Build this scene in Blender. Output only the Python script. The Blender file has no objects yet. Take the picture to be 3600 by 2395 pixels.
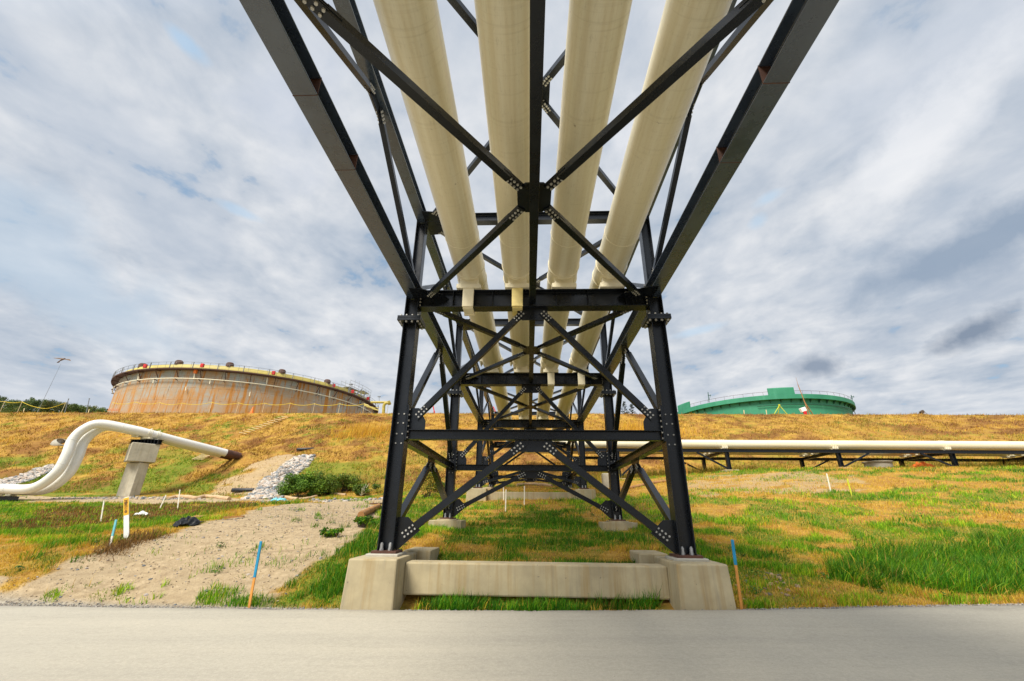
import math, random
import numpy as np
rng = np.random.default_rng(7)
random.seed(7)
# ------------------------------------------------------------------ camera model (eye at the origin, metres)
TILT, YAW, ROLL, FPX, CX = 0.38330, 0.04076, 0.011296, 1501.8, -0.1056
def cam_axes():
    cy, sy = math.cos(YAW), math.sin(YAW)
    f = np.array([-sy*math.cos(TILT), cy*math.cos(TILT), math.sin(TILT)])
    r = np.array([cy, sy, 0.0]); u = np.cross(r, f)
    c, s = math.cos(ROLL), math.sin(ROLL)
    return c*r+s*u, -s*r+c*u, f
CA, CB, CF = cam_axes()
EYE = np.array([CX, 0.0, 0.0])
def ray(u, v):                       # u, v in a 2357 x 1568 frame of the photograph
    k = 3600/2357
    return CA*(u*k-1800)/FPX - CB*(v*k-1197.5)/FPX + CF
def at(u, v, X=None, Y=None, Z=None):
    q = ray(u, v)
    t = (X-CX)/q[0] if X is not None else (Y/q[1] if Y is not None else Z/q[2])
    return EYE + t*q
def S(u, v, **k):                    # the same from 3600-wide pixels
    return at(u*2357/3600, v*2357/3600, **k)
# ------------------------------------------------------------------ terrain
def road_z(x): return -1.49 + 0.02*np.clip(x, -11, 11)
EDGE_X = np.array([-200, -40, -10, -4.5, 0, 3.4, 6, 9, 40, 200.])
EDGE_Y = np.array([9.9, 9.6, 9.0, 8.6, 8.4, 8.42, 8.6, 8.8, 9.6, 9.9])
def road_edge(x): return np.interp(x, EDGE_X, EDGE_Y)
CP = np.array([
 (0,9,-1.6),(-2,9.2,-1.6),(2,9.2,-1.55),(0,10.3,-1.0),(0,13,-.72),(0,15.4,-.55),(0,20,.08),(0,24,.62),(0,28,1.1),(0.3,33,1.65),(0,37,2.2),
 (-2.9,15.4,-.58),(2.9,15.4,-.5),(-3,9.9,-1.1),(3,9.9,-1.0),(-2.9,24.1,.52),(2.9,24.1,.7),(-2.9,33,1.55),(2.9,33,1.7),
 (-4,9.2,-1.5),(-4.6,10.5,-1.12),(4.2,9.2,-1.38),(5,13,-.75),(4.5,10.5,-1.12),
 (-4.3,12,-.56),(-6.4,18,-.05),(-5,24,.45),(-7,30,.85),
 (-7.1,10.5,-1.15),(-6.8,11.5,-.78),(-10.1,11.5,-.82),(-11.2,16,-.1),(-11.6,19,.22),(-10.9,25,.55),(-10.7,30,.68),(-11.6,10,-1.17),(-9,9.6,-1.5),
 (-14.4,16,-.8),(-16.6,14,-.82),(-19,17,-.75),(-26.4,22,-.3),(-27,30,.12),(-17,22,-.35),(-18,29,.3),
 (-41,34,.4),(-31.7,35,.7),(-23.2,33.5,.64),(-20,33,.7),(-12.2,34,.88),(-15,37,1.25),(-43.8,36.5,.74),(-33.5,37,.88),(-24,37,.95),
 (-60,30,.1),(-60,15,-.9),(-30,12,-1.35),(-20,10.5,-1.5),(-18,12,-1.05),
 (7.2,13,-.92),(12.9,22,.75),(19.2,32,2.98),(10.4,13.5,-.97),(17.8,22,.79),(27.5,33,3.28),(14,14,-.76),(21.8,21,.8),(34.2,32,3.32),
 (12.25,30,2.05),(8.4,21,.66),(15.7,36,3.23),(24.8,36,3.45),(16,41.4,3.3),(35,36,3.5),(26,41,3.4),(60,30,3),(60,12,-1),(30,12,-1.2),(6,34,2.3),(6,40,2.6),(3,37,2.3),
 (8,9.6,-1.3),(14,9.8,-1.25),(5.6,9.2,-1.36)], float)
def _tps(r2): return 0.5*r2*np.log(r2+1e-9)
_n = len(CP)
_d = ((CP[:, None, :2]-CP[None, :, :2])**2).sum(-1)
_K = _tps(_d) + np.eye(_n)*2.0
_P = np.c_[np.ones(_n), CP[:, :2]]
_A = np.block([[_K, _P], [_P.T, np.zeros((3, 3))]])
_W = np.linalg.solve(_A, np.r_[CP[:, 2], np.zeros(3)])
def low(x, y):
    x = np.clip(np.asarray(x, float), -62, 62); y = np.clip(np.asarray(y, float), 8, 46)
    sh = x.shape; x = x.ravel(); y = y.ravel(); out = np.zeros(len(x))
    for i in range(0, len(x), 20000):
        xx, yy = x[i:i+20000], y[i:i+20000]
        r2 = (xx[:, None]-CP[None, :, 0])**2 + (yy[:, None]-CP[None, :, 1])**2
        out[i:i+20000] = _tps(r2) @ _W[:_n] + _W[_n] + _W[_n+1]*xx + _W[_n+2]*yy
    return out.reshape(sh)
def sst(a, b, x):
    t = np.clip((x-a)/(b-a), 0, 1); return t*t*(3-2*t)
def vnoise(x, y, sc, seed=0):        # smooth value noise, vectorised
    x = np.asarray(x, float)/sc; y = np.asarray(y, float)/sc
    xi = np.floor(x).astype(np.int64); yi = np.floor(y).astype(np.int64)
    fx = x-xi; fy = y-yi; fx = fx*fx*(3-2*fx); fy = fy*fy*(3-2*fy)
    def h(a, b):
        n = (a*374761393 + b*668265263 + seed*982451653) & 0x7fffffff
        n = (n ^ (n >> 13))*1274126177 & 0x7fffffff
        return ((n ^ (n >> 16)) & 0xffff)/65535.0
    return (h(xi, yi)*(1-fx)+h(xi+1, yi)*fx)*(1-fy) + (h(xi, yi+1)*(1-fx)+h(xi+1, yi+1)*fx)*fy
def fbm(x, y, sc, seed=0, o=3):
    s = 0; a = 1; t = 0
    for i in range(o):
        s = s + a*vnoise(x, y, sc/2**i, seed+i*17); t += a; a *= .5
    return s/t
CREST_Y, CREST_Z = 60.0, 13.19
def toe_y(x): return 37 + 6*sst(3, 12, x) + 3.5*(1-sst(-33, -26, x))
def height(x, y, detail=True):
    x = np.asarray(x, float); y = np.asarray(y, float)
    ty = toe_y(x)
    zl = low(x, y)
    zt = low(x, ty)
    t = (y-ty)/(CREST_Y-ty)
    hill = zt + (CREST_Z-zt)*np.clip(t, 0, 1)
    z = np.where(y > ty, hill, zl)
    k = 1.2                                              # ease the toe and the crest
    z = z + 0.35*np.exp(-((y-ty)/2.0)**2)*0.6 - 0.35*np.exp(-((y-CREST_Y)/1.2)**2)*0.4
    z = np.where(y > CREST_Y, CREST_Z - 0.14 + 0.02*np.clip(y-CREST_Y, 0, 4), z)
    z = z + .95*np.exp(-((x+30.5)**2+(y-45.5)**2)/1.3**2)      # spoil heap where the white pipes go to ground
    if detail:
        a = sst(0.15, 1.5, y-road_edge(x))
        hl = sst(-1, 2, y-ty)*(1-sst(CREST_Y-1, CREST_Y+.5, y))
        z = z + a*((fbm(x, y, 1.6, 3)-.5)*.16 + (fbm(x, y, .45, 9, 2)-.5)*.045) + hl*((fbm(x, y, 3.5, 5)-.5)*.5+(fbm(x, y, 1.1, 6)-.5)*.22)
    e = road_edge(x)
    zr = road_z(x)
    b = sst(-0.05, 0.55, y-e)
    z = z*b + (zr-0.05)*(1-b)
    return z
def gnd(u, v, lo=8.2, hi=75.0, detail=False):            # where the line of sight through (u, v) meets the ground
    q = ray(u, v)
    ys = np.linspace(lo, hi, 1500); t = ys/q[1]
    P = EYE[None, :] + t[:, None]*q[None, :]
    d = P[:, 2] - height(P[:, 0], P[:, 1], detail)
    i = np.argmax(d < 0)
    if d[i] >= 0: i = len(ys)-1
    if i == 0: return P[0]
    k = d[i-1]/(d[i-1]-d[i])
    p = P[i-1]*(1-k)+P[i]*k
    return p
# ------------------------------------------------------------------ ground cover zones, in plan
def plan(pts): return np.array([gnd(u, v)[:2] for u, v in pts])
SAND = plan([(-60,1352),(60,1333),(170,1292),(290,1258),(380,1228),(470,1203),(560,1186),(600,1171),(650,1161),(880,1163),(872,1190),(845,1212),(800,1245),(750,1290),(690,1345),(640,1376)])
_e = SAND[-1]; SAND = np.vstack([SAND, [[_e[0]+.2, float(road_edge(_e[0]))-.2], [-26, 8.6], [-26, 10.3]]])
PATH = plan([(-400,1160),(0,1158),(300,1158),(600,1155),(760,1165),(890,1160),(900,1149),(700,1151),(480,1146),(300,1143),(0,1141),(-400,1141)])
BARE = plan([(470,1140),(520,1105),(570,1072),(630,1052),(672,1058),(640,1090),(590,1125),(570,1142)])
RIP = plan([(555,1151),(600,1112),(650,1072),(685,1053),(722,1051),(705,1075),(672,1106),(652,1130),(648,1148)])
RIPL = plan([(-60,1132),(0,1108),(60,1090),(112,1072),(125,1082),(70,1106),(10,1126),(-60,1140)])
BARER = plan([(1520,1140),(1620,1095),(1850,1086),(1960,1093),(2000,1110),(1900,1135),(1700,1140),(1600,1148)])
STRIP = plan([(-300,1250),(60,1238),(180,1236),(300,1222),(430,1206),(540,1188),(600,1164),(560,1160),(300,1161),(0,1163),(-300,1165)])
REDP = plan([(150,1168),(330,1163),(430,1159),(600,1159),(605,1171),(520,1180),(400,1192),(270,1204),(120,1215),(-60,1228),(-60,1216),(80,1198),(60,1185)])
BANK = plan([(1890,1330),(1960,1285),(2120,1290),(2357,1240),(2700,1240),(2700,1380),(2357,1368),(2200,1362),(2050,1345),(1960,1340)])
UNDER = plan([(1000,1230),(1130,1195),(1300,1180),(1440,1215),(1480,1255),(1360,1290),(1060,1290),(960,1262)])
LDRY = plan([(-300,1262),(-60,1250),(180,1243),(290,1246),(285,1262),(170,1293),(60,1334),(-60,1352),(-300,1352)])
SIDEL = plan([(640,1392),(720,1330),(790,1268),(860,1205),(890,1190),(960,1225),(840,1290),(800,1392)])
def inside(poly, x, y):
    r = np.zeros(x.shape, bool); n = len(poly); j = n-1
    for i in range(n):
        xi, yi = poly[i]; xj, yj = poly[j]
        c = ((yi > y) != (yj > y)) & (x < (xj-xi)*(y-yi)/((yj-yi)+1e-12)+xi)
        r ^= c; j = i
    return r
def jit(x, y, a, sc, s):
    return x+(fbm(x, y, sc, s)-.5)*2*a, y+(fbm(x, y, sc, s+40)-.5)*2*a
def masks(x, y):
    x = np.asarray(x, float); y = np.asarray(y, float); F = lambda b: b.astype(float)
    xa, ya = jit(x, y, .45, .8, 11)
    xb, yb = jit(x, y, 1.3, 2.5, 23)
    sand = np.maximum.reduce([F(inside(SAND, xa, ya)), F(inside(PATH, xa, ya)), .8*F(inside(BARE, xb, yb))*sst(.25, .45, fbm(x, y, 1.5, 66)),
                              .55*F(inside(BARER, xb, yb))*sst(.34, .48, fbm(x, y, 1.0, 60))])
    ty = toe_y(x)
    hill = sst(-1.5, 1.0, y-ty)
    n1 = fbm(x*.5, y, 1.25, 31); n2 = fbm(x*.7, y, 4.5, 32); n3 = fbm(x*.8, y, .55, 33)
    sh_ = .035*sst(3.5, 6, x)
    g_low = sst(.44, .58, n1*.5+n2*.2+n3*.3-sh_)
    g_low = np.where(inside(UNDER, xb, yb), np.maximum(g_low, sst(.30, .52, n1*.5+n3*.5)), g_low)
    g_low = np.where(inside(SIDEL, xb, yb), np.maximum(g_low, sst(.24, .46, n1*.4+n3*.6)), g_low)
    g_low = np.where(inside(BANK, xa, ya), 1.0, g_low)
    g_low = np.where(inside(LDRY, xb, yb), g_low*sst(.52, .64, n3*.5+n1*.5), g_low)
    st = inside(STRIP, xa, ya)
    g_low = np.where(st, np.maximum(g_low, sst(.22, .48, n1*.5+n3*.5)), g_low)
    near_edge = np.exp(-np.clip(y-road_edge(x)-.25, 0, 9)/.7)
    g_low = np.maximum(g_low, sst(.42, .6, n3)*near_edge*.9)
    h1 = fbm(x*.6, y, 2.2, 131)
    g_hill = sst(.54, .70, h1*.5+n2*.5) * (1-.70*sst(3, 13, y-ty)) * .9
    g_hill = np.where(x < -8, np.maximum(g_hill, .95*sst(.44, .58, n2*.4+h1*.6)*(1-sst(5, 11, y-ty))), g_hill)
    g_hill = np.maximum(g_hill, .85*sst(.57, .68, n3)*sst(.40, .6, n2))
    g_hill = g_hill*(1-.55*sst(-22, -10, x))
    green = g_low*(1-hill)+g_hill*hill
    green = green*(1-sand) + .5*sand*F(fbm(x, y, .6, 77) > .70)
    green = np.maximum(green, .8*near_edge*sst(.42, .56, n3)*F((x < -4.4) & (x > -9.6)))
    red = F(inside(REDP, xb, yb))*sst(.30, .46, n3*.5+n1*.5)
    red = np.maximum(red, hill*.9*sst(.47, .64, fbm(x*.6, y, 1.3, 91))*sst(.35, .6, fbm(x, y, 6, 92)))
    grav = np.maximum(F(inside(RIP, xa, ya)), F(inside(RIPL, xa, ya)))
    grav = np.maximum(grav, 1-sst(.10, .34, y-road_edge(x)-.06*(fbm(x, y, .3, 5)-.5)))
    grav = np.maximum(grav, sst(0, .4, y-CREST_Y)*F(x < 12))
    return sand, green, red, grav
# ------------------------------------------------------------------ blender helpers
import bpy
from mathutils import Vector, Matrix
SC = bpy.context.scene
COL = SC.collection
def V(*a): return Vector(a[0] if len(a) == 1 else a)
class MB:
    """collects geometry for ONE mesh object"""
    def __init__(s): s.v = []; s.f = []; s.m = []; s.uv = {}; s.sm = []
    def add(s, vs, fs, mat=0, smooth=False, uvs=None):
        o = len(s.v); s.v += [tuple(p) for p in vs]
        for k, f in enumerate(fs):
            s.f.append(tuple(i+o for i in f)); s.m.append(mat); s.sm.append(smooth)
            if uvs: s.uv[len(s.f)-1] = uvs[k]
    def box(s, c, size, ax=None, mat=0):
        c = V(c); hx, hy, hz = [q/2 for q in size]
        X, Y, Z = ax if ax else (V(1,0,0), V(0,1,0), V(0,0,1))
        vs = [c+X*(a*hx)+Y*(b*hy)+Z*(d*hz) for a, b, d in ((-1,-1,-1),(1,-1,-1),(1,1,-1),(-1,1,-1),(-1,-1,1),(1,-1,1),(1,1,1),(-1,1,1))]
        s.add(vs, [(0,3,2,1),(4,5,6,7),(0,1,5,4),(1,2,6,5),(2,3,7,6),(3,0,4,7)], mat)
    def bx(s, x0, x1, y0, y1, z0, z1, mat=0):
        s.box(((x0+x1)/2, (y0+y1)/2, (z0+z1)/2), (x1-x0, y1-y0, z1-z0), None, mat)
    def hexa(s, bot, top, mat=0):            # frustum from two quads
        s.add(list(bot)+list(top), [(3,2,1,0),(4,5,6,7),(0,1,5,4),(1,2,6,5),(2,3,7,6),(3,0,4,7)], mat)
    def extrude(s, p0, p1, prof, up, mat=0):
        p0 = V(p0); p1 = V(p1); d = (p1-p0).normalized(); up = V(up)
        u = (up-d*up.dot(d)).normalized(); r = d.cross(u)
        n = len(prof)
        vs = [p0+r*a+u*b for a, b in prof]+[p1+r*a+u*b for a, b in prof]
        fs = [(i, (i+1) % n, n+(i+1) % n, n+i) for i in range(n)]
        fs += [tuple(reversed(range(n))), tuple(range(n, 2*n))]
        s.add(vs, fs, mat)
    def ibeam(s, p0, p1, h, b, up, tf=.018, tw=.014, mat=0):
        B, H, W = b/2, h/2, tw/2
        s.extrude(p0, p1, [(-B,-H),(B,-H),(B,-H+tf),(W,-H+tf),(W,H-tf),(B,H-tf),(B,H),(-B,H),(-B,H-tf),(-W,H-tf),(-W,-H+tf),(-B,-H+tf)], up, mat)
    def bar(s, p0, p1, w, h, up=(0,0,1), mat=0):
        s.extrude(p0, p1, [(-w/2,-h/2),(w/2,-h/2),(w/2,h/2),(-w/2,h/2)], up, mat)
    def cyl(s, p0, p1, r, n=10, r1=None, mat=0, smooth=True, cap=True):
        p0 = V(p0); p1 = V(p1); d = (p1-p0).normalized(); r1 = r if r1 is None else r1
        a = d.orthogonal().normalized(); b = d.cross(a)
        vs = [p0+(a*math.cos(t)+b*math.sin(t))*r for t in [2*math.pi*i/n for i in range(n)]]
        vs += [p1+(a*math.cos(t)+b*math.sin(t))*r1 for t in [2*math.pi*i/n for i in range(n)]]
        s.add(vs, [(i, (i+1) % n, n+(i+1) % n, n+i) for i in range(n)], mat, smooth)
        if cap: s.add(vs, [tuple(reversed(range(n))), tuple(range(n, 2*n))], mat)
    def sweep(s, path, r, n=20, mat=0, cap=True, ref=(0,0,1)):
        P = [V(p) for p in path]; N = len(P); R = r if isinstance(r, (list, tuple)) else [r]*N
        T = [((P[min(i+1,N-1)]-P[max(i-1,0)])).normalized() for i in range(N)]
        a = V(ref); a = (a-T[0]*a.dot(T[0])).normalized() if abs(a.dot(T[0])) < .99 else T[0].orthogonal().normalized()
        rings = []; L = [0]
        for i in range(N):
            a = (a-T[i]*a.dot(T[i])).normalized(); b = T[i].cross(a)
            rings.append([P[i]+(a*math.cos(2*math.pi*k/n)+b*math.sin(2*math.pi*k/n))*R[i] for k in range(n)])
            if i: L.append(L[-1]+(P[i]-P[i-1]).length)
        vs = [p for q in rings for p in q]; fs = []; uv = []
        for i in range(N-1):
            for k in range(n):
                k2 = (k+1) % n
                fs.append((i*n+k, i*n+k2, (i+1)*n+k2, (i+1)*n+k))
                uv.append([(L[i],k/n),(L[i],(k+1)/n),(L[i+1],(k+1)/n),(L[i+1],k/n)])
        s.add(vs, fs, mat, True, uv)
        if cap: s.add(vs, [tuple(reversed(range(n))), tuple(range((N-1)*n, N*n))], mat)
    def plate(s, pts, t, mat=0):             # planar polygon given thickness t (centred)
        P = [V(p) for p in pts]; nrm = (P[1]-P[0]).cross(P[2]-P[1]).normalized(); n = len(P)
        vs = [p-nrm*t/2 for p in P]+[p+nrm*t/2 for p in P]
        fs = [(i, (i+1) % n, n+(i+1) % n, n+i) for i in range(n)]+[tuple(reversed(range(n))), tuple(range(n, 2*n))]
        s.add(vs, fs, mat)
    def bolt(s, p, nrm, r=.022, h=.02, mat=1):
        p = V(p); nrm = V(nrm).normalized(); s.cyl(p-nrm*.002, p+nrm*h, r, 6, r*.85, mat, False)
    def build(s, name, mats, parent=None, bevel=0, seg=1):
        me = bpy.data.meshes.new(name); me.from_pydata(s.v, [], s.f)
        mats = mats if isinstance(mats, (list, tuple)) else [mats]
        for m in mats: me.materials.append(m)
        me.polygons.foreach_set('material_index', [min(i, len(mats)-1) for i in s.m])
        me.polygons.foreach_set('use_smooth', s.sm)
        if s.uv:
            l = me.uv_layers.new(name='UVMap')
            for k, us in s.uv.items():
                st = me.polygons[k].loop_start
                for j, q in enumerate(us): l.data[st+j].uv = q
        me.validate(); me.update()
        o = bpy.data.objects.new(name, me); COL.objects.link(o)
        if parent is not None:
            o.parent = parent; o.matrix_parent_inverse = Matrix.Translation(-parent.location)
        if bevel:
            b = o.modifiers.new('bevel', 'BEVEL'); b.width = bevel; b.segments = seg; b.limit_method = 'ANGLE'; b.angle_limit = math.radians(40)
        return o
def tag(o, label, cat, group=None, kind=None):
    o['label'] = label; o['category'] = cat
    if group: o['group'] = group
    if kind: o['kind'] = kind
    return o
def thing(name, loc, label, cat, group=None):
    o = bpy.data.objects.new(name, None); o.location = loc; o.empty_display_size = .2; COL.objects.link(o)
    return tag(o, label, cat, group)
def npmesh(name, verts, faces, mat, attr=None, smooth=False, parent=None):   # faces: (n,3|4) array
    me = bpy.data.meshes.new(name); nv = len(verts); nf, k = faces.shape
    me.vertices.add(nv); me.vertices.foreach_set('co', np.ascontiguousarray(verts, np.float32).ravel())
    me.loops.add(nf*k); me.loops.foreach_set('vertex_index', np.ascontiguousarray(faces, np.int32).ravel())
    me.polygons.add(nf); me.polygons.foreach_set('loop_start', np.arange(0, nf*k, k, dtype=np.int32))
    me.polygons.foreach_set('loop_total', np.full(nf, k, np.int32))
    me.polygons.foreach_set('use_smooth', np.full(nf, smooth, bool))
    me.update(calc_edges=True)
    for an, av in (attr or {}).items():
        a = me.color_attributes.new(an, 'FLOAT_COLOR', 'POINT')
        av = np.c_[av, np.ones(len(av))] if av.shape[1] == 3 else av
        a.data.foreach_set('color', np.ascontiguousarray(av, np.float32).ravel())
    for m in (mat if isinstance(mat, (list, tuple)) else [mat]): me.materials.append(m)
    o = bpy.data.objects.new(name, me); COL.objects.link(o)
    if parent is not None:
        o.parent = parent; o.matrix_parent_inverse = Matrix.Translation(-parent.location)
    return o
# ------------------------------------------------------------------ materials
class NT:
    def __init__(s, name):
        s.m = bpy.data.materials.new(name); s.m.use_nodes = True; s.t = s.m.node_tree; s.n = s.t.nodes; s.b = s.n['Principled BSDF']
    def new(s, t, **k):
        n = s.n.new(t)
        for a, v in k.items():
            if a in n.inputs.keys() if hasattr(n.inputs, 'keys') else False: s.set(n.inputs[a], v)
            else: setattr(n, a, v)
        return n
    def set(s, inp, v):
        if hasattr(v, 'is_linked'): s.t.links.new(v, inp)
        elif isinstance(v, tuple) and len(v) == 3 and inp.type == 'RGBA': inp.default_value = (*v, 1)
        else: inp.default_value = v
    def coord(s, kind='Object', scale=(1,1,1)):
        tc = s.new('ShaderNodeTexCoord'); mp = s.new('ShaderNodeMapping'); mp.inputs['Scale'].default_value = scale
        s.t.links.new(tc.outputs[kind], mp.inputs['Vector']); return mp.outputs[0]
    def noise(s, vec, sc, det=4, rough=.55, dist=0):
        n = s.new('ShaderNodeTexNoise'); n.inputs['Scale'].default_value = sc; n.inputs['Detail'].default_value = det; n.inputs['Roughness'].default_value = rough; n.inputs['Distortion'].default_value = dist
        if vec is not None: s.t.links.new(vec, n.inputs['Vector'])
        return n.outputs['Fac']
    def ramp(s, fac, stops, interp='LINEAR'):
        r = s.new('ShaderNodeValToRGB'); s.t.links.new(fac, r.inputs['Fac']); e = r.color_ramp.elements; r.color_ramp.interpolation = interp
        while len(e) < len(stops): e.new(.5)
        for i, (p, c) in enumerate(stops):
            e[i].position = p; e[i].color = (c, c, c, 1) if isinstance(c, (int, float)) else (*c, 1)
        return r.outputs['Color']
    def mix(s, fac, a, b, mode='MIX'):
        n = s.new('ShaderNodeMix'); n.data_type = 'RGBA'; n.blend_type = mode
        s.set(n.inputs[0], fac); s.set(n.inputs[6], a); s.set(n.inputs[7], b); return n.outputs[2]
    def math(s, op, a, b=0.0):
        n = s.new('ShaderNodeMath'); n.operation = op; s.set(n.inputs[0], a); s.set(n.inputs[1], b); return n.outputs[0]
    def bump(s, h, strength=.3, dist=.02):
        n = s.new('ShaderNodeBump'); n.inputs['Strength'].default_value = strength; n.inputs['Distance'].default_value = dist
        s.t.links.new(h, n.inputs['Height']); s.t.links.new(n.outputs[0], s.b.inputs['Normal'])
    def out(s, col=None, rough=None, metal=None, spec=None):
        for k, v in (('Base Color', col), ('Roughness', rough), ('Metallic', metal), ('Specular IOR Level', spec)):
            if v is not None: s.set(s.b.inputs[k], v)
        return s.m
def simple(name, col, rough=.6, metal=0, var=.25, sc=6, bump=0.0, spec=.5):
    t = NT(name); c = t.coord(); n = t.noise(c, sc, 5)
    lo = tuple(q*(1-var) for q in col); hi = tuple(min(1, q*(1+var)) for q in col)
    if bump: t.bump(t.noise(c, sc*5, 4), bump, .01)
    return t.out(t.ramp(n, [(.3, lo), (.7, hi)]), t.ramp(n, [(.3, max(0, rough-.08)), (.7, min(1, rough+.08))]), metal, spec)
M = {}
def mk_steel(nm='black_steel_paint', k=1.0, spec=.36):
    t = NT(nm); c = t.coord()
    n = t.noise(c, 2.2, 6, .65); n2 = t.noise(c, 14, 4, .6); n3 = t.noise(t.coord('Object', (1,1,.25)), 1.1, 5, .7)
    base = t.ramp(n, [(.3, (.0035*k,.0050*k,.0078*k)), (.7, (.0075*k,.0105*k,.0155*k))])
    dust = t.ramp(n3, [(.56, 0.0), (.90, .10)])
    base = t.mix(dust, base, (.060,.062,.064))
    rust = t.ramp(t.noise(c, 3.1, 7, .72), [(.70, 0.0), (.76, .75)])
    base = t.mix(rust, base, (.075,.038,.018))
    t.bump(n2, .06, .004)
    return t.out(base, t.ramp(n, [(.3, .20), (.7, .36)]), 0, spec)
M['steel'] = mk_steel()
M['chord'] = mk_steel('lit_chord_steel', 7.0, 1.0)  # black steel copy, light on the chord undersides put into its paler colour
M['bolt'] = simple('galvanised_bolt', (.40,.395,.37), .45, .35, .3, 30)
M['galv'] = simple('galvanised_steel', (.40,.41,.42), .42, .6, .2, 5)
def mk_pipe(name, base, dirt):
    t = NT(name); uv = t.new('ShaderNodeTexCoord').outputs['UV']
    mp = t.new('ShaderNodeMapping'); mp.inputs['Scale'].default_value = (1, 6, 1); t.t.links.new(uv, mp.inputs['Vector'])
    rings = t.noise(mp.outputs[0], 9.0, 5, .7)              # wrap lines of the coating, round the pipe
    mp2 = t.new('ShaderNodeMapping'); mp2.inputs['Scale'].default_value = (.12, 10, 1); t.t.links.new(uv, mp2.inputs['Vector'])
    run = t.noise(mp2.outputs[0], 1.6, 5, .6)               # long runs of dirt
    mp3 = t.new('ShaderNodeMapping'); mp3.inputs['Scale'].default_value = (14, .7, 1); t.t.links.new(uv, mp3.inputs['Vector'])
    wrap = t.noise(mp3.outputs[0], 2.0, 3, .6)
    col = t.mix(t.ramp(run, [(.38, 0.0), (.66, .6)]), base, dirt)
    col = t.mix(t.ramp(rings, [(.54, 0.0), (.70, .24)]), col, tuple(q*.6 for q in dirt))
    col = t.mix(t.ramp(wrap, [(.55, 0.0), (.68, .20)]), col, tuple(q*.72 for q in dirt))
    spots = t.ramp(t.noise(t.coord(), 6, 4, .5), [(.73, 0.0), (.76, .6)])
    col = t.mix(spots, col, (.25,.17,.08))
    t.bump(wrap, .08, .006)
    return t.out(col, .38, 0, .5)
M['pipe'] = mk_pipe('cream_coated_pipe', (.83,.775,.59), (.66,.56,.34))
M['pipew'] = mk_pipe('white_coated_pipe', (.77,.77,.74), (.66,.63,.56))
M['cream'] = simple('cream_painted_steel', (.78,.72,.54), .5, 0, .12, 3)
M['creamy'] = simple('yellowed_shoe_paint', (.74,.62,.26), .55, 0, .25, 4)
def mk_conc(name, base, stain=.5):
    t = NT(name); c = t.coord(); cz = t.coord('Object', (8, 8, .35))
    n = t.noise(c, 1.6, 7, .65); fine = t.noise(c, 45, 4, .6)
    col = t.mix(t.ramp(n, [(.32, 0.0), (.70, 1.0)]), tuple(q*.76 for q in base), tuple(min(1, q*1.12) for q in base))
    st = t.ramp(t.noise(cz, 1.0, 5, .6), [(.50, 0.0), (.72, stain)])
    col = t.mix(st, col, (.30,.20,.075))
    st2 = t.ramp(t.noise(t.coord('Object', (7, 7, .3)), 1.5, 5, .65), [(.56, 0.0), (.70, .35)])
    col = t.mix(st2, col, (.20,.185,.15))
    pit = t.ramp(t.noise(c, 16, 2, .5), [(.73, 0.0), (.77, .7)])
    col = t.mix(pit, col, (.16,.14,.11))
    t.bump(t.mix(.5, fine, pit), .22, .008)
    return t.out(col, t.ramp(n, [(.3, .75), (.7, .92)]), 0, .3)
M['conc'] = mk_conc('cast_concrete', (.42,.355,.225), .72)
M['concp'] = mk_conc('pale_pier_concrete', (.50,.46,.36), .25)
M['grout'] = mk_conc('grey_grout', (.42,.40,.34), .15)
def mk_asphalt():
    t = NT('dusty_asphalt'); c = t.coord(); cs = t.coord('Object', (.09, 1.1, 1))
    band = t.noise(cs, 1.1, 6, .62); big = t.noise(c, .22, 4, .5); fine = t.noise(c, 90, 3, .7); agg = t.noise(c, 260, 2, .6); mid = t.noise(t.coord('Object', (.5, 3.5, 1)), 2.2, 6, .7)
    col = t.mix(t.ramp(band, [(.30, 0.0), (.68, 1.0)]), (.39,.36,.295), (.48,.44,.355))
    col = t.mix(t.ramp(big, [(.35, 0.0), (.7, .6)]), col, (.415,.39,.33))
    col = t.mix(t.ramp(mid, [(.52, 0.0), (.75, .30)]), col, (.27,.25,.215))
    at_ = t.new('ShaderNodeAttribute'); at_.attribute_name = 'edge'
    col = t.mix(t.math('MULTIPLY', at_.outputs['Fac'], t.ramp(t.noise(t.coord('Object', (.5, 2, 1)), 1.3, 5, .6), [(.30, 0.25), (.60, 1.0)])), col, (.085,.078,.074))
    gr2 = t.noise(c, 26, 5, .8); gr3 = t.noise(c, 9, 6, .75)
    col = t.mix(t.ramp(gr2, [(.46, 0.0), (.72, .26)]), col, (.27,.25,.205))
    col = t.mix(t.ramp(gr2, [(.34, .35), (.50, 0.0)]), col, (.60,.55,.45))
    col = t.mix(t.ramp(gr3, [(.50, 0.0), (.70, .25)]), col, (.25,.23,.195))
    col = t.mix(t.ramp(fine, [(.35, 0.0), (.75, .35)]), col, (.20,.185,.16))
    spk = t.ramp(t.noise(c, 34, 2, .5), [(.755, 0.0), (.775, .8)])
    col = t.mix(spk, col, (.10,.09,.07))
    t.bump(t.mix(.5, fine, agg), .35, .006)
    return t.out(col, .85, 0, .25)
M['asphalt'] = mk_asphalt()
STRAW = (.46,.27,.075); 
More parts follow.
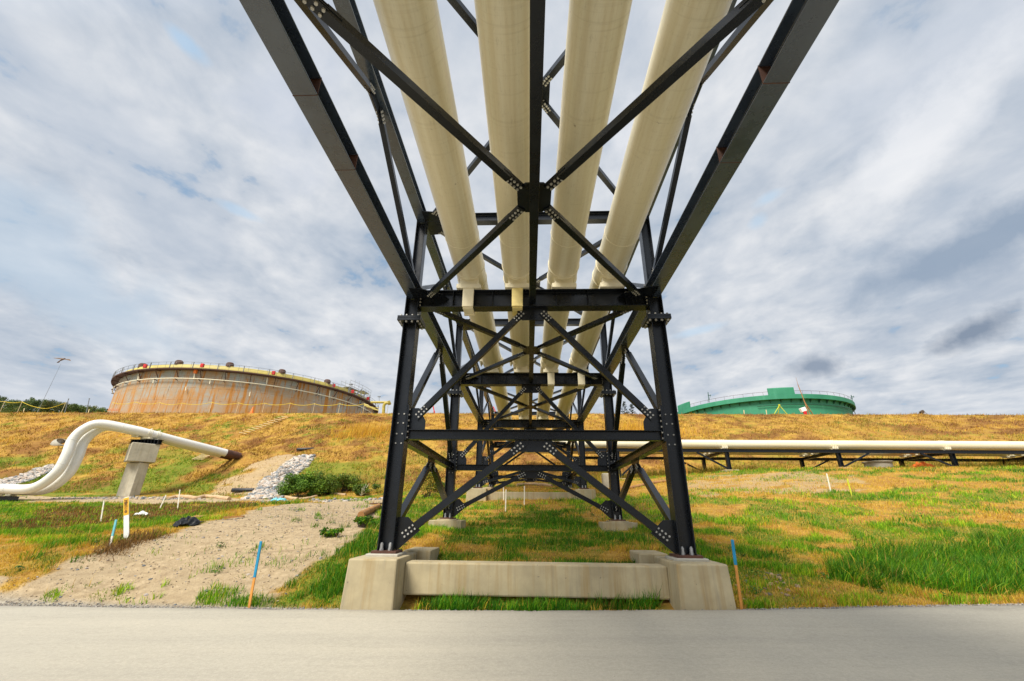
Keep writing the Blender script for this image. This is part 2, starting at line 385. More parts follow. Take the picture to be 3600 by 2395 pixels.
def mk_ground():
    t = NT('grassland_soil'); c = t.coord()
    a = t.new('ShaderNodeAttribute'); a.attribute_name = 'zone'
    sep = t.new('ShaderNodeSeparateColor'); t.t.links.new(a.outputs['Color'], sep.inputs[0])
    n1 = t.noise(c, .9, 7, .68); n2 = t.noise(c, 5.5, 6, .7); n3 = t.noise(t.coord('Object', (.6, 2.2, 2.2)), 2.6, 7, .75, .6); n4 = t.noise(c, 24, 4, .7)
    col = t.mix(t.ramp(n3, [(.30, 0.0), (.68, 1.0)]), (.22,.115,.022), (.58,.365,.065))
    col = t.mix(t.ramp(n1, [(.40, 0.0), (.60, .8)]), col, (.30,.145,.04))
    col = t.mix(t.ramp(n2, [(.55, 0.0), (.72, .7)]), col, (.62,.42,.10))
    gfac = t.math('MULTIPLY', sep.outputs[1], t.ramp(n2, [(.25, .5), (.6, 1.0)]))
    col = t.mix(gfac, col, t.mix(t.ramp(n4, [(.3, 0.0), (.7, 1.0)]), (.045,.11,.008), (.17,.24,.022)))
    col = t.mix(t.math('MULTIPLY', sep.outputs[2], .8), col, t.mix(t.ramp(n4, [(.3, 0.0), (.7, 1.0)]), (.10,.045,.015), (.24,.10,.035)))
    sand = t.mix(t.ramp(n2, [(.30, 0.0), (.70, 1.0)]), (.29,.21,.12), (.54,.42,.265))
    sand = t.mix(t.ramp(t.noise(t.coord('Object', (.5, 1.6, 1.6)), 1.3, 7, .7, .8), [(.48, 0.0), (.70, .55)]), sand, (.22,.165,.105))
    sand = t.mix(t.ramp(n1, [(.45, 0.0), (.7, .6)]), sand, (.41,.32,.20))
    sand = t.mix(t.ramp(n4, [(.60, 0.0), (.74, .30)]), sand, (.24,.18,.11))
    col = t.mix(sep.outputs[0], col, sand)
    al = t.new('ShaderNodeAttribute'); al.attribute_name = 'zone'
    gr = t.mix(t.ramp(t.noise(c, 18, 3, .7), [(.35, 0.0), (.65, 1.0)]), (.17,.15,.12), (.46,.42,.34))
    col = t.mix(al.outputs['Alpha'], col, gr)
    n5 = t.noise(c, 60, 4, .7)
    col = t.mix(t.math('MULTIPLY', sep.outputs[0], t.ramp(n5, [(.56, 0.0), (.68, .5)])), col, (.20,.15,.09))
    t.bump(t.mix(.5, n2, t.mix(.5, n4, n5)), 1.0, .07)
    return t.out(col, .95, 0, .15)
M['ground'] = mk_ground()
def mk_blade(name, trans=.35):
    t = NT(name); a = t.new('ShaderNodeAttribute'); a.attribute_name = 'col'
    t.out(a.outputs['Color'], .6, 0, .3)
    tr = t.new('ShaderNodeBsdfTranslucent'); t.t.links.new(a.outputs['Color'], tr.inputs[0])
    mx = t.new('ShaderNodeMixShader'); mx.inputs[0].default_value = trans
    t.t.links.new(t.b.outputs[0], mx.inputs[1]); t.t.links.new(tr.outputs[0], mx.inputs[2])
    t.t.links.new(mx.outputs[0], t.n['Material Output'].inputs[0])
    return t.m
M['blade'] = mk_blade('grass_blade')
M['leaf'] = mk_blade('leaf', .3)
def mk_stone():
    t = NT('riprap_stone'); a = t.new('ShaderNodeAttribute'); a.attribute_name = 'col'; c = t.coord()
    n = t.noise(c, 9, 5, .6)
    col = t.mix(t.ramp(n, [(.35, 0.0), (.7, .5)]), a.outputs['Color'], (.20,.19,.17)); t.bump(t.noise(c, 30, 4), .3, .01)
    return t.out(col, .8, 0, .3)
M['stone'] = mk_stone()
def mk_rust():
    t = NT('weathered_tank_plate'); co = t.new('ShaderNodeTexCoord').outputs['UV']
    def mp(s):
        q = t.new('ShaderNodeMapping'); q.inputs['Scale'].default_value = s; t.t.links.new(co, q.inputs['Vector']); return q.outputs[0]
    big = t.noise(mp((.22, .30, 1)), 1.0, 6, .6); run = t.noise(mp((1.3, .10, 1)), 1.0, 7, .68, .3); run2 = t.noise(mp((2.6, .22, 1)), 1.0, 6, .7, .4); fl = t.noise(mp((.9, .7, 1)), 1.4, 7, .7)
    col = t.mix(t.ramp(big, [(.38, 0.0), (.60, 1.0)]), (.33,.38,.37), (.36,.28,.19))
    col = t.mix(t.ramp(t.noise(mp((.5, .4, 1)), 1.0, 5, .6), [(.50, 0.0), (.66, .75)]), col, (.48,.25,.07))
    sv = t.new('ShaderNodeSeparateXYZ'); t.t.links.new(co, sv.inputs[0])
    lowr = t.ramp(t.math('ADD', t.math('MULTIPLY', t.math('SUBTRACT', 21.5, sv.outputs['Y']), .085), t.math('MULTIPLY', t.math('SUBTRACT', fl, .5), 1.3)), [(.10, 0.0), (.42, .75)])
    col = t.mix(t.math('MULTIPLY', lowr, t.ramp(t.noise(mp((.16, .2, 1)), 1.0, 5, .6), [(.36, .25), (.58, 1.0)])), col, (.46,.24,.085))
    col = t.mix(t.ramp(run, [(.51, 0.0), (.59, .95)]), col, (.44,.185,.03))
    col = t.mix(t.ramp(run2, [(.59, 0.0), (.67, .9)]), col, (.13,.055,.022))
    col = t.mix(t.ramp(fl, [(.60, 0.0), (.70, .8)]), col, (.50,.20,.03))
    # plate seams: a course every 2.1 m, upright joints every 8 m
    br = t.new('ShaderNodeTexBrick'); br.inputs['Scale'].default_value = 1.0; br.inputs['Mortar Size'].default_value = .03; br.inputs['Brick Width'].default_value = 6.5; br.inputs['Row Height'].default_value = 2.1; br.offset = .4
    br.inputs['Color1'].default_value = (0,0,0,1); br.inputs['Color2'].default_value = (0,0,0,1); br.inputs['Mortar'].default_value = (1,1,1,1)
    ww = t.new('ShaderNodeVectorMath'); ww.operation = 'ADD'; t.t.links.new(co, ww.inputs[0])
    t.t.links.new(co, br.inputs['Vector'])
    edge = t.math('MULTIPLY', br.outputs['Color'], t.ramp(t.noise(mp((.8, .8, 1)), 2, 4, .6), [(.38, .0), (.66, .85)]))
    col = t.mix(edge, col, (.16,.06,.02))
    t.bump(fl, .2, .02)
    return t.out(col, .75, 0, .3)
M['rust'] = mk_rust()
def mk_green():
    t = NT('green_tank_paint'); c = t.coord(); n = t.noise(c, .25, 5, .6); r = t.noise(t.coord('Object', (1, 1, .12)), .9, 6, .65)
    col = t.mix(t.ramp(n, [(.35, 0.0), (.7, 1.0)]), (.025,.20,.115), (.04,.265,.15))
    col = t.mix(t.ramp(r, [(.52, 0.0), (.75, .45)]), col, (.09,.34,.23))
    return t.out(col, .6, 0, .4)
M['green'] = mk_green()
M['greend'] = simple('dark_green_rim_steel', (.008,.07,.04), .6)
M['walk'] = simple('rusty_walkway_steel', (.085,.04,.028), .8, 0, .35, 1.2)
M['yellow'] = simple('yellow_tank_roof', (.50,.41,.10), .6, 0, .2, .6)
M['ypipe'] = simple('olive_yellow_pipe', (.40,.31,.05), .55, 0, .2, 3)
M['red'] = simple('red_paint', (.55,.015,.015), .5)
M['orange'] = simple('orange_plastic', (.90,.20,.02), .55, 0, .2, 6, .3)
M['white'] = simple('white_plastic', (.80,.80,.77), .45, 0, .08, 5)
M['wood'] = simple('pale_stake_wood', (.72,.58,.34), .8, 0, .2, 9)
M['woodw'] = simple('whitewashed_stake', (.80,.76,.64), .8, 0, .12, 9)
M['orangewood'] = simple('orange_stake_wood', (.62,.27,.055), .8, 0, .2, 9)
M['blue'] = simple('blue_marker_paint', (.01,.24,.44), .6, 0, .15, 9)
M['cyan'] = simple('faded_cyan_paint', (.16,.50,.58), .6, 0, .2, 9)
M['sign'] = simple('orange_yellow_decal', (.78,.40,.015), .5, 0, .06, 5)
M['signy'] = simple('yellow_decal_border', (.85,.62,.05), .5, 0, .05, 5)
M['ink'] = simple('dark_brown_print', (.06,.025,.01), .6)
M['tarp'] = simple('black_tarp', (.004,.004,.005), .35, 0, .3, 5, .4, .3)
M['plastic'] = simple('black_drain_plastic', (.018,.020,.026), .5)
M['rustpipe'] = simple('rusty_pipe_sleeve', (.085,.035,.022), .8, 0, .4, 3)
M['log'] = simple('weathered_timber', (.34,.17,.06), .85, 0, .35, 4, .5)
M['hose'] = simple('tan_silt_sock', (.48,.33,.19), .9, 0, .2, 3, .4)
M['bark'] = simple('tree_bark', (.075,.055,.04), .9, 0, .3, 5, .4)
M['rope'] = simple('yellow_rope', (.72,.52,.01), .6)
M['grey'] = simple('grey_metal', (.20,.21,.22), .5, .3)
M['kite'] = simple('brown_bird_plumage', (.16,.10,.06), .85)
M['lime'] = simple('lime_tripod_paint', (.58,.62,.04), .5)
M['cable'] = simple('dark_cable', (.03,.03,.035), .6)
# ------------------------------------------------------------------ camera, sky, sun
cam = bpy.data.objects.new('camera', bpy.data.cameras.new('camera')); COL.objects.link(cam)
cam.data.sensor_width = 36; cam.data.lens = FPX/3600*36; cam.data.clip_start = .05; cam.data.clip_end = 4000
cam.matrix_world = Matrix(((CA[0],CB[0],-CF[0],EYE[0]),(CA[1],CB[1],-CF[1],EYE[1]),(CA[2],CB[2],-CF[2],EYE[2]),(0,0,0,1)))
SC.camera = cam
SUN_EL, SUN_AZ = math.radians(52), math.radians(215)       # azimuth clockwise from +Y
def mk_world():
    w = bpy.data.worlds.new('World'); SC.world = w; w.use_nodes = True
    t = w.node_tree; n = t.nodes; L = t.links.new
    bg = n['Background']; bg.inputs['Strength'].default_value = .1
    sky = n.new('ShaderNodeTexSky'); sky.sky_type = 'NISHITA'; sky.sun_disc = False
    sky.sun_elevation = SUN_EL; sky.sun_rotation = SUN_AZ; sky.air_density = 1.2; sky.dust_density = 1.5
    tc = n.new('ShaderNodeTexCoord')
    sx = n.new('ShaderNodeSeparateXYZ'); L(tc.outputs['Generated'], sx.inputs[0])
    def mth(op, a, b=0.0, c=0.0):
        q = n.new('ShaderNodeMath'); q.operation = op
        for i, v in enumerate((a, b, c)):
            if hasattr(v, 'is_linked'): L(v, q.inputs[i])
            else: q.inputs[i].default_value = v
        return q.outputs[0]
    den = mth('ADD', mth('MAXIMUM', sx.outputs['Z'], 0.0), .13)
    cx_, cy_ = mth('DIVIDE', sx.outputs['X'], den), mth('DIVIDE', sx.outputs['Y'], den)
    cb = n.new('ShaderNodeCombineXYZ'); L(cx_, cb.inputs[0]); L(cy_, cb.inputs[1])
    def nz(scale, rot, loc, sc, det, rough, dist=0.0):
        mp = n.new('ShaderNodeMapping'); mp.inputs['Scale'].default_value = scale; mp.inputs['Rotation'].default_value = (0, 0, rot); mp.inputs['Location'].default_value = loc
        L(cb.outputs[0], mp.inputs[0])
        q = n.new('ShaderNodeTexNoise'); q.inputs['Scale'].default_value = sc; q.inputs['Detail'].default_value = det; q.inputs['Roughness'].default_value = rough; q.inputs['Distortion'].default_value = dist
        L(mp.outputs[0], q.inputs[0]); return q.outputs['Fac']
    def rmp(f, stops):
        r = n.new('ShaderNodeValToRGB'); L(f, r.inputs[0]); e = r.color_ramp.elements
        while len(e) < len(stops): e.new(.5)
        for i, (p, c) in enumerate(stops):
            e[i].position = p; e[i].color = (c, c, c, 1) if isinstance(c, (int, float)) else (*c, 1)
        return r.outputs[0]
    def mix(f, a, b, mode='MIX'):
        q = n.new('ShaderNodeMix'); q.data_type = 'RGBA'; q.blend_type = mode
        for i, v in ((0, f), (6, a), (7, b)):
            if hasattr(v, 'is_linked'): L(v, q.inputs[i])
            else: q.inputs[i].default_value = v if not isinstance(v, tuple) else (*v, 1)
        return q.outputs[2]
    big = nz((1, .8, 1), .5, (3.1, 1.7, 0), 1.1, 5, .55, .5)
    wisp = nz((1, .85, 1), .75, (1, 5, 0), 3.6, 8, .56, .35)
    fine = nz((1, .95, 1), .6, (7, 2, 0), 9.5, 6, .55, .2)
    dark = nz((.75, .6, 1), .5, (4.4, 8.3, 0), 1.5, 5, .55, .4)
    dens = mth('ADD', mth('MULTIPLY', big, .36), mth('ADD', mth('MULTIPLY', wisp, .42), mth('MULTIPLY', fine, .22)))
    cloud = rmp(dens, [(.36, (3.2,3.9,4.85)), (.47, (4.75,5.2,5.85)), (.60, (6.7,6.85,7.1))])       # thick grey to thin bright
    cloud = mix(rmp(dark, [(.50, 0.0), (.72, .62)]), cloud, (4.0,4.6,5.5))
    cover = rmp(mth('ADD', mth('MULTIPLY', wisp, .6), mth('MULTIPLY', fine, .4)), [(.315, 0.0), (.40, 1.0)])
    blue = mix(1.0, sky.outputs[0], (.95, 1.0, 1.05), 'MULTIPLY')
    col = mix(cover, mix(.5, blue, (2.9, 4.6, 6.4)), cloud)
    hz = rmp(sx.outputs['Z'], [(0.0, .55), (.22, 0.0)])
    col = mix(hz, col, (6.9,7.15,7.5))
    wn = n.new('ShaderNodeTexNoise'); wn.inputs['Scale'].default_value = 7.0; wn.inputs['Detail'].default_value = 6; wn.inputs['Roughness'].default_value = .6; L(tc.outputs['Generated'], wn.inputs[0])
    def puff(u, v, su, sv, rot, c, k):                # a separate small cloud: an uneven ellipse in the sky dome
        d = ray(u, v); d = d/np.linalg.norm(d); e1 = np.cross([0, 0, 1], d); e1 /= np.linalg.norm(e1); e2 = np.cross(d, e1); cr, sr = math.cos(rot), math.sin(rot)
        a1, a2 = (-e1*cr+e2*sr)/su, (e1*sr+e2*cr)/sv
        ds = []
        for a in (a1, a2):
            q = n.new('ShaderNodeVectorMath'); q.operation = 'DOT_PRODUCT'; L(tc.outputs['Generated'], q.inputs[0]); q.inputs[1].default_value = tuple(a); ds.append(mth('POWER', mth('ABSOLUTE', mth('SUBTRACT', q.outputs['Value'], float(a@d))), 2.0))
        f = n.new('ShaderNodeVectorMath'); f.operation = 'DOT_PRODUCT'; L(tc.outputs['Generated'], f.inputs[0]); f.inputs[1].default_value = tuple(d)
        r = mth('ADD', mth('SQRT', mth('ADD', *ds)), mth('MULTIPLY', mth('SUBTRACT', wn.outputs['Fac'], .5), 2.6))
        m = rmp(r, [(.25, k), (1.0, 0.0)])
        return mix(mth('MULTIPLY', m, mth('GREATER_THAN', f.outputs['Value'], .3)), col, c)
    for a_ in ((2260, 560, .21, .06, .25, (2.5,3.2,4.2), .9), (2200, 700, .24, .05, .2, (3.4,4.0,4.9), .6), (2225, 770, .08, .030, .3, (2.1,2.6,3.4), 1.0), (1870, 845, .065, .026, .0, (2.4,2.9,3.7), .95),
               (60, 560, .22, .09, -.3, (4.3,5.3,6.4), .6), (250, 740, .20, .05, -.2, (4.3,5.2,6.2), .5), (700, 250, .10, .16, .4, (4.9,5.4,6.4), .45), (425, 95, .040, .014, -.2, (3.4,5.3,7.4), .55), (555, 487, .045, .010, -.1, (3.9,5.7,7.6), .45),
               (1770, 455, .035, .012, .2, (4.0,5.8,7.6), .45), (1745, 510, .02, .016, .4, (4.0,5.8,7.6), .4), (1610, 760, .06, .010, .1, (4.2,5.9,7.6), .5), (2250, 60, .25, .12, .3, (5.6,6.0,6.7), .5), (2100, 330, .22, .06, .5, (8.2,8.2,8.3), .5), (1500, 330, .10, .10, .5, (7.9,7.9,8.1), .5)):
        col = puff(*a_)
    # the overcast is brighter round the hidden sun
    vd = n.new('ShaderNodeVectorMath'); vd.operation = 'DOT_PRODUCT'; L(tc.outputs['Generated'], vd.inputs[0])
    vd.inputs[1].default_value = (math.sin(SUN_AZ)*math.cos(SUN_EL), math.cos(SUN_AZ)*math.cos(SUN_EL), math.sin(SUN_EL))
    glow = rmp(vd.outputs['Value'], [(.55, 1.0), (1.0, 2.2)])
    glow_n = [q for q in n if q.type == 'VALTORGB'][-1]
    glow_n.color_ramp.elements[1].color = (1, 1, 1, 1); glow_n.color_ramp.elements[0].color = (0, 0, 0, 1)
    fac = mth('MULTIPLY_ADD', glow, 1.1, 1.0)
    vm = n.new('ShaderNodeVectorMath'); vm.operation = 'SCALE'; L(col, vm.inputs[0]); L(fac, vm.inputs['Scale'])
    L(vm.outputs[0], bg.inputs['Color'])
mk_world()
sl = bpy.data.lights.new('sun', 'SUN'); sl.energy = 4.3; sl.angle = math.radians(22); sl.color = (1.0, .93, .80)
so = bpy.data.objects.new('sun', sl); COL.objects.link(so)
sd = Vector((math.sin(SUN_AZ)*math.cos(SUN_EL), math.cos(SUN_AZ)*math.cos(SUN_EL), math.sin(SUN_EL)))
so.rotation_euler = sd.to_track_quat('Z', 'Y').to_euler(); so.location = (0, -20, 40)
vs = SC.view_settings; vs.view_transform = 'Standard'; vs.look = 'None'; vs.exposure = 0.26; vs.gamma = 1.0
# ------------------------------------------------------------------ ground, road
def stretch(a, b, n): return np.linspace(a, b, n, endpoint=False)
gx = np.r_[-900, -500, -300, -200, -150, -120, stretch(-100, -50, 50), stretch(-50, -22, 70), stretch(-22, 22, 220), stretch(22, 45, 60), stretch(45, 100, 55), 100, 120, 150, 200, 300, 500, 900]
gy = np.r_[-900, -400, -200, -100, -60, -40, -30, -20, -12, -8, -6.6, -6.3, -4, 0, 4, 7, 8, stretch(8.2, 16, 80), stretch(16, 38, 130), stretch(38, 63, 130), 63, 64, 66, 70, 80, 100, 140, 200, 320, 500, 900]
GX, GY = np.meshgrid(gx, gy)
GZ = np.zeros(GX.shape)
fr = GY > 8.0
GZ[fr] = height(GX[fr], GY[fr])
zr_ = road_z(GX)-.05
GZ = np.where(~fr, zr_, GZ)
GZ = np.where(GY < -6.4, road_z(GX)-.02+np.clip((-6.4-GY)*.04, 0, 2), GZ)
ms = masks(GX.ravel(), GY.ravel())
zone = np.c_[ms[0], ms[1], ms[2], ms[3]]
beh = (GY.ravel() < 8.0); zone[beh] = (.2, .35, 0, 0)
nx, ny = len(gx), len(gy)
ii = (np.arange(ny-1)[:, None]*nx + np.arange(nx-1)[None, :]).ravel()
gfaces = np.c_[ii, ii+1, ii+nx+1, ii+nx]
ground = npmesh('ground', np.c_[GX.ravel(), GY.ravel(), GZ.ravel()], gfaces, M['ground'], {'zone': zone}, True)
ground['kind'] = 'structure'
rx = np.unique(np.r_[np.linspace(-200, -14, 30), np.linspace(-14, 14, 225), np.linspace(14, 200, 30)])
def road_mesh():
    t = np.r_[np.linspace(0, .8, 14), np.linspace(.82, 1, 12)]
    e = road_edge(rx) + (fbm(rx, rx*0, .5, 4)-.5)*.10 + (fbm(rx, rx*0, .12, 8)-.5)*.05
    Y = -6.3 + (e[None, :]+6.3)*t[:, None]; X = np.repeat(rx[None, :], len(t), 0)
    Z = road_z(X)+.004 + .03*np.sin(np.clip((Y+6)/14, 0, 1)*math.pi)
    Z[-1] -= .045
    n_, m_ = len(rx), len(t)
    i = (np.arange(m_-1)[:, None]*n_+np.arange(n_-1)[None, :]).ravel()
    edge = np.clip(1-(e[None, :]-Y)/.55, 0, 1)**1.5
    edge = np.maximum(edge, .75*np.clip(1-np.abs(e[None, :]-Y-.25-.06*np.clip(X-6, 0, 5))/.5, 0, 1)*sst(6.2, 7.5, X))
    return npmesh('road', np.c_[X.ravel(), Y.ravel(), Z.ravel()], np.c_[i, i+1, i+n_+1, i+n_], M['asphalt'], {'edge': np.repeat(edge.ravel()[:, None], 3, 1)}, True)
road = road_mesh(); road['kind'] = 'structure'
# ------------------------------------------------------------------ grass, built blade by blade
def blades(name, x, y, h, w, col, lean=.5, z=None, bend=True, sink=.02, wind=(0, 0)):
    n = len(x); z = height(x, y) if z is None else z
    yaw = rng.uniform(0, 2*math.pi, n); la = rng.uniform(0, 2*math.pi, n); lm = rng.uniform(.1, 1, n)*lean*h
    dx, dy = np.cos(yaw)*w/2, np.sin(yaw)*w/2
    lx, ly = np.cos(la)*lm+wind[0]*h, np.sin(la)*lm+wind[1]*h
    b = np.c_[x, y, z-sink]
    hz = np.sqrt(np.maximum(h**2-lx**2-ly**2, (h*.25)**2))
    a0 = b-np.c_[dx, dy, dx*0]; a1 = b+np.c_[dx, dy, dx*0]
    c0 = b+np.c_[lx*.35-dx*.75, ly*.35-dy*.75, hz*.6]; c1 = b+np.c_[lx*.35+dx*.75, ly*.35+dy*.75, hz*.6]
    tip = b+np.c_[lx, ly, hz]
    if bend:
        vv = np.stack([a0, a1, c1, c0, tip], 1).reshape(-1, 3); k = np.arange(n)[:, None]*5
        ff = np.concatenate([k+np.array([[0, 1, 2]]), k+np.array([[0, 2, 3]]), k+np.array([[3, 2, 4]])], 0)
        cc = np.repeat(col, 5, 0)
    else:
        vv = np.stack([a0, a1, tip], 1).reshape(-1, 3); k = np.arange(n)[:, None]*3; ff = k+np.array([[0, 1, 2]]); cc = np.repeat(col, 3, 0)
    o = npmesh(name, vv, ff, M['blade'], {'col': cc}); o['kind'] = 'stuff'; return o
GREENS = np.array([(.042,.17,.004), (.088,.26,.006), (.165,.34,.010), (.28,.39,.014), (.048,.17,.007)])
STRAWS = np.array([(.58,.36,.048), (.72,.49,.095), (.44,.24,.035), (.67,.42,.045), (.50,.31,.08), (.64,.47,.03)])
REDS = np.array([(.20,.075,.025), (.28,.11,.035), (.14,.055,.02), (.22,.12,.05)])
def pick(P, n, v=.2): return P[rng.integers(0, len(P), n)]*(1+rng.uniform(-v, v, (n, 1)))
CONC = [(-3.4, -2.2, 8.3, 10.8), (2.2, 3.4, 8.3, 10.8), (-2.5, 2.5, 8.95, 9.5), (-3.5, -2.2, 15.3, 16.5), (2.2, 3.5, 15.3, 16.5), (-3.5, -2.3, 24, 25.4), (2.3, 3.5, 24, 25.4), (-2.4, 2.4, 24.2, 24.8)]
def clear(x, y):
    k = y > road_edge(x)+.12
    for a, b, c, d in CONC: k &= ~((x > a) & (x < b) & (y > c) & (y < d))
    return k
def visx(y): return y*1.32+2.0
def scatter(n, y0, y1, pw=1.0):
    y = y0+(y1-y0)*rng.random(n)**pw
    x = rng.uniform(-1, 1, n)*visx(y)
    return x, y
def lower_grass(n, y0, y1, name, hs, ws, pw):
    x, y = scatter(n, y0, y1, pw); k = clear(x, y) & (y < toe_y(x)+1); x, y = x[k], y[k]
    s, g, r, gr = masks(x, y)
    tuft = sst(.45, .62, fbm(x, y, .5, 51, 2))
    pg = np.clip(g*(.35+.65*tuft), 0, 1)*(1-gr)
    u = rng.random(len(x)); isg = u < pg
    st = (~isg) & (rng.random(len(x)) < .85*(1-s)*(1-gr)*(.3+.7*sst(.35, .6, fbm(x, y, .35, 52))))
    rd = (rng.random(len(x)) < r*.55) & (gr < .5); isg &= ~(rd & (rng.random(len(x)) < .8))
    rk = sst(.55, .75, fbm(x, y, 1.1, 71))
    hh = hs*(.5+.8*rng.random(len(x)))*(.6+.8*tuft)
    bank = inside(BANK, x, y); und = inside(UNDER, x, y) | inside(SIDEL, x, y)
    hh = np.where(bank, hh*1.9, np.where(und, hh*.85, hh))
    col = pick(GREENS, len(x)); hue = fbm(x, y, 1.7, 53)[:, None]
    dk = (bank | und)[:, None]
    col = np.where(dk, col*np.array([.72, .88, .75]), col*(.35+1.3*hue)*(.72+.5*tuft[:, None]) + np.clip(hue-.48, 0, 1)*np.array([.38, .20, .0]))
    scol = pick(STRAWS, len(x)); col = np.where(st[:, None], scol, col); col = np.where(rd[:, None], pick(REDS, len(x)), col)
    hh = np.where(st, hh*.85, hh); hh = np.where(rd, hh*1.1, hh)
    keep = isg | st | rd
    return blades(name, x[keep], y[keep], hh[keep], np.full(keep.sum(), ws)*rng.uniform(.6, 1.3, keep.sum()), col[keep], .75, wind=(.12, -.05))
lower_grass(520000, 8.6, 17, 'meadow_grass', .125, .013, 1.25)
lower_grass(290000, 16.5, 38, 'field_grass', .15, .026, 1.0)
# a denser pelt for the tall bank by the road, the tie beam gap and the slope between the legs
def patch(poly, n, name, h, w, cols, lean=.8, wind=(.2, -.1), v=.25, cl=None):
    lo, hi = poly.min(0), poly.max(0); x = rng.uniform(lo[0], hi[0], n); y = rng.uniform(lo[1], hi[1], n)
    k = inside(poly, *jit(x, y, 1.1, 1.3, 81)) & clear(x, y) & (x < visx(y)+2)
    if cl: k &= fbm(x*.5, y, 1.25, 31)*.5+fbm(x*.8, y, .55, 33)*.5 > cl-.06+.1*rng.random(n)
    x, y = x[k], y[k]
    hh = h*(.45+.9*rng.random(len(x)))*(.35+1.3*fbm(x, y, .75, 82))
    cc = pick(cols, len(x), v)*(.28+1.2*fbm(x, y, .5, 83))[:, None]; dd = rng.random(len(x)) < .045; cc[dd] = pick(STRAWS, int(dd.sum()))
    return blades(name, x, y, hh, w*rng.uniform(.6, 1.3, len(x)), cc, lean, wind=wind)
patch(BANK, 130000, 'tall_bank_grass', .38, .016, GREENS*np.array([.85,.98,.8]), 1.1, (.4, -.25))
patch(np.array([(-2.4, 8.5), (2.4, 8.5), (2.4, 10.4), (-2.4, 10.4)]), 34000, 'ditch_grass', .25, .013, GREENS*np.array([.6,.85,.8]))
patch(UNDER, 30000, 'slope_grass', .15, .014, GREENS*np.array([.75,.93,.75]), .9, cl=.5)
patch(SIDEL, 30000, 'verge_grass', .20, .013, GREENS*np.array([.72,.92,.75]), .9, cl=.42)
def hill_grass(n):
    y = 36+25.0*rng.random(n); x = rng.uniform(-1, 1, n)*visx(y); ty = toe_y(x)
    k = (y > ty-1) & (y < CREST_Y+.35); x, y = x[k], y[k]
    s, g, r, gr = masks(x, y); dens = fbm(x*.7, y, 1.0, 61)*.6+fbm(x, y, .35, 62, 2)*.4
    k = (rng.random(len(x)) < (1-s)*(1-gr)*sst(.30, .62, dens)); x, y, g, r = x[k], y[k], g[k], r[k]; m = len(x)
    isg = rng.random(m) < g*.85; rd = (~isg) & (rng.random(m) < .18+.7*r)
    hue = fbm(x*.6, y, 2.4, 63)[:, None]
    mot = fbm(x*.7, y, .8, 65, 2)[:, None]
    col = pick(STRAWS, m)*(.35+.9*hue)*(.15+1.6*mot)*np.array([.93, .90, .80]); col = np.where(rd[:, None], pick(REDS, m)*1.15, col); col = np.where(isg[:, None], pick(GREENS, m)*np.array([1.25, 1.05, 1]), col)
    h = .30*(.4+.9*rng.random(m))*(.6+.8*fbm(x, y, 1.3, 64))
    return blades('hill_grass', x, y, h, rng.uniform(.03, .075, m), col, 1.0, bend=False, wind=(.45, -.25))
hill_grass(300000)
def tall_dry(cu, cv, su, sv, n):
    us = rng.normal(cu, su, n); vv = rng.normal(cv, sv, n)
    c = np.array([gnd(cu+a*su*1.5, cv+b*sv*1.5)[:2] for a in (-1, 0, 1) for b in (-1, 0, 1)])
    x = rng.normal(c[:, 0].mean(), c[:, 0].std()*.9, n); y = rng.normal(c[:, 1].mean(), c[:, 1].std()*.7, n)
    return x, y
xs, ys = [], []
for q in ((840, 1000, 32, 8, 1500), (1500, 1000, 45, 10, 1500), (1470, 990, 30, 8, 700)):
    a, b = tall_dry(*q); xs.append(a); ys.append(b)
xs = np.concatenate(xs); ys = np.concatenate(ys)
blades('tall_dry_grass', xs, ys, rng.uniform(.5, 1.25, len(xs)), rng.uniform(.03, .06, len(xs)), pick(STRAWS*np.array([1.1,1.05,.9]), len(xs)), .35, bend=False, wind=(.15, 0))
# ------------------------------------------------------------------ steel
XC = 2.875
SB = [M['steel'], M['bolt']]
BEV = .005
def brace(name, p0, p1, w, nrm, parent, ends=(1, 1), L=.42, bolts=True, far=False):
    """square tube with bolted fish plates at its ends; nrm = normal of the plane the gussets lie in"""
    p0, p1, nrm = V(p0), V(p1), V(nrm).normalized(); d = (p1-p0).normalized(); r = d.cross(nrm).normalized()
    b = MB(); a = p0+d*(L*.75 if ends[0] else 0); e = p1-d*(L*.75 if ends[1] else 0)
    b.bar(a, e, w, w, nrm)
    for on, q, s in ((ends[0], p0, 1), (ends[1], p1, -1)):
        if not on: continue
        m = q+d*s*L*1.15
        for k in (1, -1):
            b.bar(q, m, w*1.12, .016, nrm) if k == 1 else None
        for k in (-1, 1):
            c = nrm*(k*.030)
            b.bar(q+c, q+d*s*L*.80+c, w*1.12, .014, nrm)
            if bolts and not far:
                for i in range(4):
                    for j in (-1, 1):
                        pt = q+d*s*(.06+i*L*.19)+r*(j*w*.30)+c+nrm*(k*.007)
                        b.bolt(pt, nrm*k, .023, .020)
            elif bolts:
                for i in range(3):
                    for j in (-1, 1):
                        b.bolt(q+d*s*(.06+i*L*.24)+r*(j*w*.28)+c+nrm*(k*.007), nrm*k, .022, .018)
    return b.build(name, SB, parent)
def gusset(pts, t, parent, bolts=(), nrm=None):
    b = MB(); b.plate(pts, t)
    for p in bolts:
        b.bolt(V(p)+V(nrm)*t/2, nrm, .022, .02); b.bolt(V(p)-V(nrm)*t/2, -V(nrm), .022, .02)
    return b.build('gusset_plate', SB, parent)
